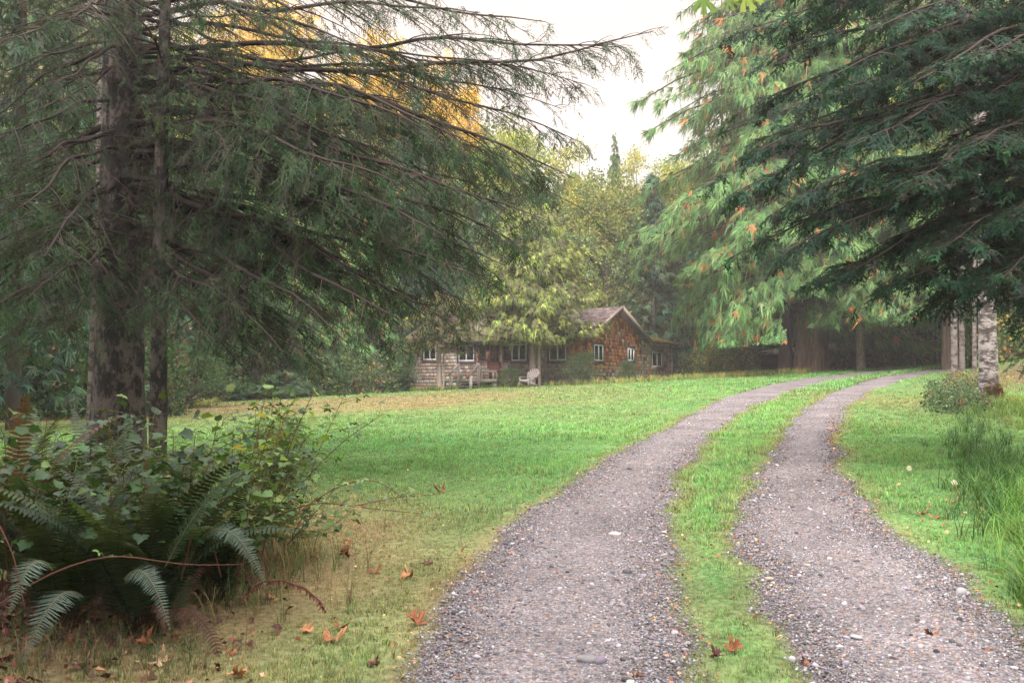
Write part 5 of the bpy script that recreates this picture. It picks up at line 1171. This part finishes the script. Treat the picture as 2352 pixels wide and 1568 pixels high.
def hero_frond(root, u, v, Y, tu, tv, tY, col, label, w_=.12, n=46, rise=.12):
    a = at(u, v, Y)-np.array(root.location); b = at(tu, tv, tY)-np.array(root.location); K = 15; s = np.linspace(0, 1, K)[:, None]; P = a*(1-s)+b*s; P[:, 2] += rise*4*(s*(1-s))[:, 0]; m_ = MB()
    tubes(m_, P[None], np.linspace(.004, .0012, K)[None], 5, (.12, .10, .05)); t = np.linspace(.05, .99, n); A = np.stack([np.interp(t, s[:, 0], P[:, i]) for i in range(3)], 1); TG = norm(np.stack([np.interp(t, s[:, 0], np.gradient(P, axis=0)[:, i]) for i in range(3)], 1))
    L = np.linalg.norm(b-a); upv = norm(np.array([0, -.6, .8])); sd = norm(np.cross(TG, upv)); nr = norm(np.cross(sd, TG)); pl = w_*np.interp(t, [0, .2, .6, 1], [.6, 1, .8, .08])
    for sg in (-1, 1):
        d = norm(TG*.38+sd*sg-nr*.15+rng.normal(0, .10, (n, 3))); pl = pl*rng.uniform(.78, 1.08, n); wv = TG*(L/n*.42); k = 1+rng.normal(0, .1, n)
        V = np.stack([A-wv*.6, A+wv, A+d*pl[:, None]*.6+wv*.8, A+d*pl[:, None], A+d*pl[:, None]*.55-wv*.55], 1); q = np.arange(n)[:, None]*5; T = np.concatenate([q+[[0, 1, 2]], q+[[0, 2, 4]], q+[[4, 2, 3]]])
        m_.add(V.reshape(-1, 3), tris=T, col=(np.array(col)[None, None]*k[:, None, None]*np.ones((1, 5, 1))).reshape(-1, 3))
    o = m_.build("frond", M_leaf, root); o['label'] = label
GF = (.06, .095, .07)
hero_frond(f1, 190, 1370, 4.55, 55, 1520, 4.15, GF, "pale grey green frond hanging low toward the picture corner", .12)
hero_frond(f1, 285, 1330, 4.5, 390, 1445, 4.25, GF, "pale pointed frond hanging between dark stems", .08, 40)
hero_frond(f1, 470, 1230, 4.9, 612, 1350, 4.7, (.055, .09, .065), "pale frond drooping out over the lawn", .075, 46)
hero_frond(f1, 120, 1310, 4.6, 20, 1410, 4.3, (.10, .15, .11), "dim frond above the pale hanging one", .11)
hero_frond(f1, 380, 1300, 4.9, 560, 1080, 5.0, (.035, .075, .04), "long dark frond leaning out from the fern", .07, 50, .08)
# dead curled frond reaching out on the lawn
a = np.array([at(u, v, Y) for u, v, Y in ((560, 1370, 5.1), (600, 1335, 5.1), (650, 1333, 5.1), (700, 1350, 5.05), (735, 1380, 5.0), (745, 1400, 5.0))]); m_ = MB()
K = 40; s = np.linspace(0, 5, K); P = np.stack([np.interp(s, np.arange(6), a[:, i]) for i in range(3)], 1); tubes(m_, P[None], np.full((1, K), .004), 5, (.10, .04, .03))
for sg in (-1, 1):
    n = K; d = norm(np.array([0, sg*.5, -.8])+rng.normal(0, .35, (n, 3))); e = P+d*rng.uniform(.015, .045, (n, 1)); wv = np.array([.007, 0, 0]); m_.add(np.stack([P-wv, P+wv, e], 1).reshape(-1, 3), tris=np.arange(n*3).reshape(-1, 3), col=(.13, .055, .045))
o = m_.build("dead_frond", M_dead, None); tag(o, "dead brown frond arching out and curling down to the near lawn", "fern frond")

# ------------------------------------------------------------------ brambles and thimbleberry over the ferns
def thimble_tpl(seed=0, five=True):
    r = np.random.default_rng(seed); pts_ = [(0, -.12), (.22, -.25), (.45, -.12), (.62, .12), (.46, .24), (.62, .5), (.36, .58), (.2, .74), (0, 1.0), (-.2, .74), (-.36, .58), (-.62, .5), (-.46, .24), (-.62, .12), (-.45, -.12), (-.22, -.25)]
    V = np.array([(x, y, 0) for x, y in pts_]+[(0, .1, 0)], float); n = len(pts_); V[:, 2] = .25*np.abs(V[:, 0])-.25*V[:, 1]**2+r.normal(0, .03, n+1); T = [(i, (i+1) % n, n) for i in range(n)]
    return V, np.array(T), np.zeros((0, 4), int), 1+r.normal(0, .08, n+1)
def trifoliate(seed=0):
    r = np.random.default_rng(seed); V = []; T = []
    for a, L in ((0, 1), (1.15, .8), (-1.15, .8)):
        d = np.array([math.sin(a), math.cos(a), 0]); p = np.array([d[1], -d[0], 0]); q = len(V); dr = -.2
        pts_ = [(0, 0), (.22, .28), (.36, .24), (.55, .30), (.75, .20), (1, 0), (.75, -.20), (.55, -.30), (.36, -.24), (.22, -.28)]
        for t, w_ in pts_: V.append(d*(.12+t*L*.9)+p*w_*L*.85+np.array([0, 0, dr*t*t+.25*abs(w_)+r.normal(0, .02)]))
        V.append(d*(.12+.5*L)+np.array([0, 0, dr*.25-.02])); c = q+10
        T += [(q+i, q+(i+1) % 10, c) for i in range(10)]
    return np.array(V), np.array(T), np.zeros((0, 4), int), 1+r.normal(0, .06, len(V))
TH_T = [thimble_tpl(i) for i in range(3)]; TR_T = [trifoliate(i) for i in range(3)]
BC = [(.065, .125, .035), (.045, .09, .03), (.11, .185, .04), (.03, .065, .03), (.22, .20, .05)]
def cane_bush(name, label, canes, tpls, lsz, cols, wts, per, lat=.25, cat="bramble", stemc=(.13, .06, .045)):
    o0 = at(canes[0][0][0], canes[0][0][1], canes[0][0][2]); root = empty(name, (o0[0], o0[1], float(H(o0[0], o0[1])))); tag(root, label, cat, "brambles in the near thicket")
    st = MB(); lf = MB(); pos = []; fw = []; K = 14
    for c in canes:
        pts_ = np.array([at(*p) for p in c]); s = np.linspace(0, len(c)-1, K); t = np.arange(len(c)); P = np.stack([np.interp(s, t, pts_[:, i]) for i in range(3)], 1)
        for _ in range(2): P[1:-1] = (P[:-2]+P[1:-1]*2+P[2:])/4
        tubes(st, P[None], np.linspace(.0045, .0015, K)[None], 5, stemc)
        n = per; u = rng.uniform(.25, 1, n)*(K-1); k = np.minimum(u.astype(int), K-2); f = (u-k)[:, None]; A = P[k]*(1-f)+P[k+1]*f; d = rng.normal(0, 1, (n, 3)); d[:, 2] = np.abs(d[:, 2])*.4; d = norm(d); B = A+d*lat*rng.uniform(.25, 1, (n, 1))
        tubes(st, np.stack([A, (A+B)/2+[0, 0, .01], B], 1), np.array([[.0018, .0014, .001]]), 3, (.12, .13, .05)); pos.append(B); d2 = d.copy(); d2[:, 2] -= .35; fw.append(norm(d2))
    pos = np.concatenate(pos); fw = np.concatenate(fw); n = len(pos)
    spread_tpl(lf, tpls, pos, fw, rng.normal(0, .45, n), lsz*(.6+.7*rng.random(n)), pick(cols, wts, n, .07, .2))
    rel(st.build("stems", M_twig), root); rel(lf.build("leaves", M_leaf), root); return root
cv = []
for i in range(40):
    u0 = rng.uniform(400, 680); Y = rng.uniform(5.6, 7.4); tu = u0+rng.uniform(-60, 170)*(1 if i % 2 else .8); tv = rng.uniform(930, 1180); cv.append([(u0, 1330-(Y-5.6)*60, Y), ((u0+tu)/2-20, (1300+tv)/2, Y), (tu, tv, Y+rng.uniform(-.5, .3))])
cane_bush("thimbleberry", "light green broad leaved thimbleberry over the lawn side of the ferns", cv, TH_T, .046, BC, [4, 3, 4, 2, .7], 30, .22)
cv = []
for i in range(40):
    u0 = rng.uniform(0, 440); Y = rng.uniform(5.0, 7.0); tu = u0+rng.uniform(-60, 90); tv = rng.uniform(940, 1090); cv.append([(u0, 1330, Y), ((u0+tu)/2, (1330+tv)/2, Y), (tu, tv, Y+rng.uniform(-.5, .2))])
cane_bush("thimbleberry", "darker broad leaved thimbleberry rising behind the ferns under the conifer trunk", cv, TH_T, .05, [(.035, .078, .028), (.024, .055, .024), (.08, .15, .035), (.04, .07, .04)], [4, 4, 1, 2], 24, .24)
cv = []
for i in range(14):
    u0 = rng.uniform(560, 700); Y = rng.uniform(6.5, 7.6); tu = u0+rng.uniform(-40, 120); tv = rng.uniform(900, 1080); cv.append([(u0, 1190, Y), ((u0+tu)/2-10, (1190+tv)/2, Y), (tu, tv, Y)])
cane_bush("bramble", "small leaved bramble tangle with twiggy tops against the bright lawn", cv, TR_T, .045, BC, [4, 3, 3, 3, .6], 44, .18)
cane_bush("bramble", "single arching bramble cane with small leaves reaching far over the lawn", [[(640, 1190, 6.3), (700, 1100, 6.3), (790, 1010, 6.2), (880, 950, 6.1)]], TR_T, .032, [(.05, .09, .045), (.07, .12, .05)], [1, 1], 42, .10)
cane_bush("bramble", "low trailing bramble cane lying out across the dry lawn", [[(600, 1200, 5.9), (720, 1150, 5.8), (830, 1165, 5.7), (975, 1180, 5.65)], [(640, 1210, 5.9), (760, 1120, 6.0), (850, 1095, 6.1), (905, 1125, 6.1), (950, 1165, 6.0)], [(820, 1160, 6.3), (920, 1140, 6.6), (1010, 1135, 6.6)]], TR_T, .035, [(.12, .19, .08), (.16, .24, .13), (.28, .22, .08)], [4, 3, 1], 16, .08)
cane_bush("bramble", "bare brown bramble stem arching low through the ferns", [[(-20, 1400, 4.4), (100, 1320, 4.4), (220, 1278, 4.4), (300, 1275, 4.45), (420, 1300, 4.6), (560, 1295, 4.8)], [(-10, 1190, 4.3), (30, 1270, 4.3), (58, 1400, 4.3)]], TR_T, .03, BC, [1, 1, 1, 1, 0], 3, .05)
cane_bush("maple_sapling", "leafy sapling stem with three upright leaves above the thimbleberry", [[(640, 1120, 6.2), (670, 1010, 6.2), (720, 900, 6.1)], [(600, 1120, 6.3), (590, 1000, 6.3), (610, 905, 6.3)]], TH_T, .06, [(.18, .26, .06), (.13, .22, .06)], [1, 1], 10, .10, "sapling")
mb = MB()
P = np.array([ground_at(a_, b_) for a_, b_ in zip(rng.normal(560, 110, 240), rng.normal(1290, 60, 240))]); tall_tufts(P, .12, .38, [(.12, .2, .06), (.3, .24, .12), (.2, .12, .07), (.08, .15, .06)], [4, 3, 2, 2], 8, .008, .10, .5)
P = np.array([ground_at(a_, b_) for a_, b_ in zip(rng.uniform(0, 480, 150), rng.normal(1510, 30, 150))]); tall_tufts(P, .05, .2, [(.06, .12, .05), (.25, .15, .09), (.10, .16, .06)], [3, 3, 2], 7, .01, .10, .6)
tag(mb.build("dry_grass", M_grass), "dry wispy grass stalks among brambles and ferns", "dry grass", kind="stuff")

# maple leaves hanging into the picture at the top
root = empty("maple_branch", tuple(at(1650, -60, 4.2))); tag(root, "few green maple leaves hanging in at the top of the picture", "maple branch"); st = MB(); bl = at(1650, -60, 4.2)
tubes(st, np.array([[at(2100, -330, 4.3), at(1850, -160, 4.2), at(1650, -75, 4.2), at(1560, -50, 4.2)]]), np.array([[.02, .011, .006, .003]]), 6, (.12, .10, .08)); rel(st.build("twig", M_twig), root)
for (u, v, px, a_, c, tl) in ((1618, -6, 52, -.05, (.13, .22, .05), .1), (1672, 2, 34, .5, (.12, .18, .05), .5), (1712, -12, 52, .45, (.22, .30, .05), .15), (1575, -22, 30, -.4, (.10, .14, .05), .4)):
    V, T, Q, S = maple_tpl(.12, .15, int(u)); s_ = px*4.2/F; p = at(u, v, 4.2)-bl; f = np.array([[math.sin(a_), -tl*.3, -math.cos(a_)]]); rot = frames(f, up=np.array([[0, -1., 0]]))[0]
    m_ = MB().add((V*s_) @ rot.T+p, T, Q, col=np.array(c)[None]*S[:, None]); tp = p-f[0]*0; tubes(m_, np.array([[p, p+np.array([.0, 0, .06])]]), np.full((1, 2), .0015), 4, (.2, .15, .06)); m_.build("leaf", M_leaf, root)
print("verts", sum(len(o.data.vertices) for o in bpy.data.objects if o.type == 'MESH'))
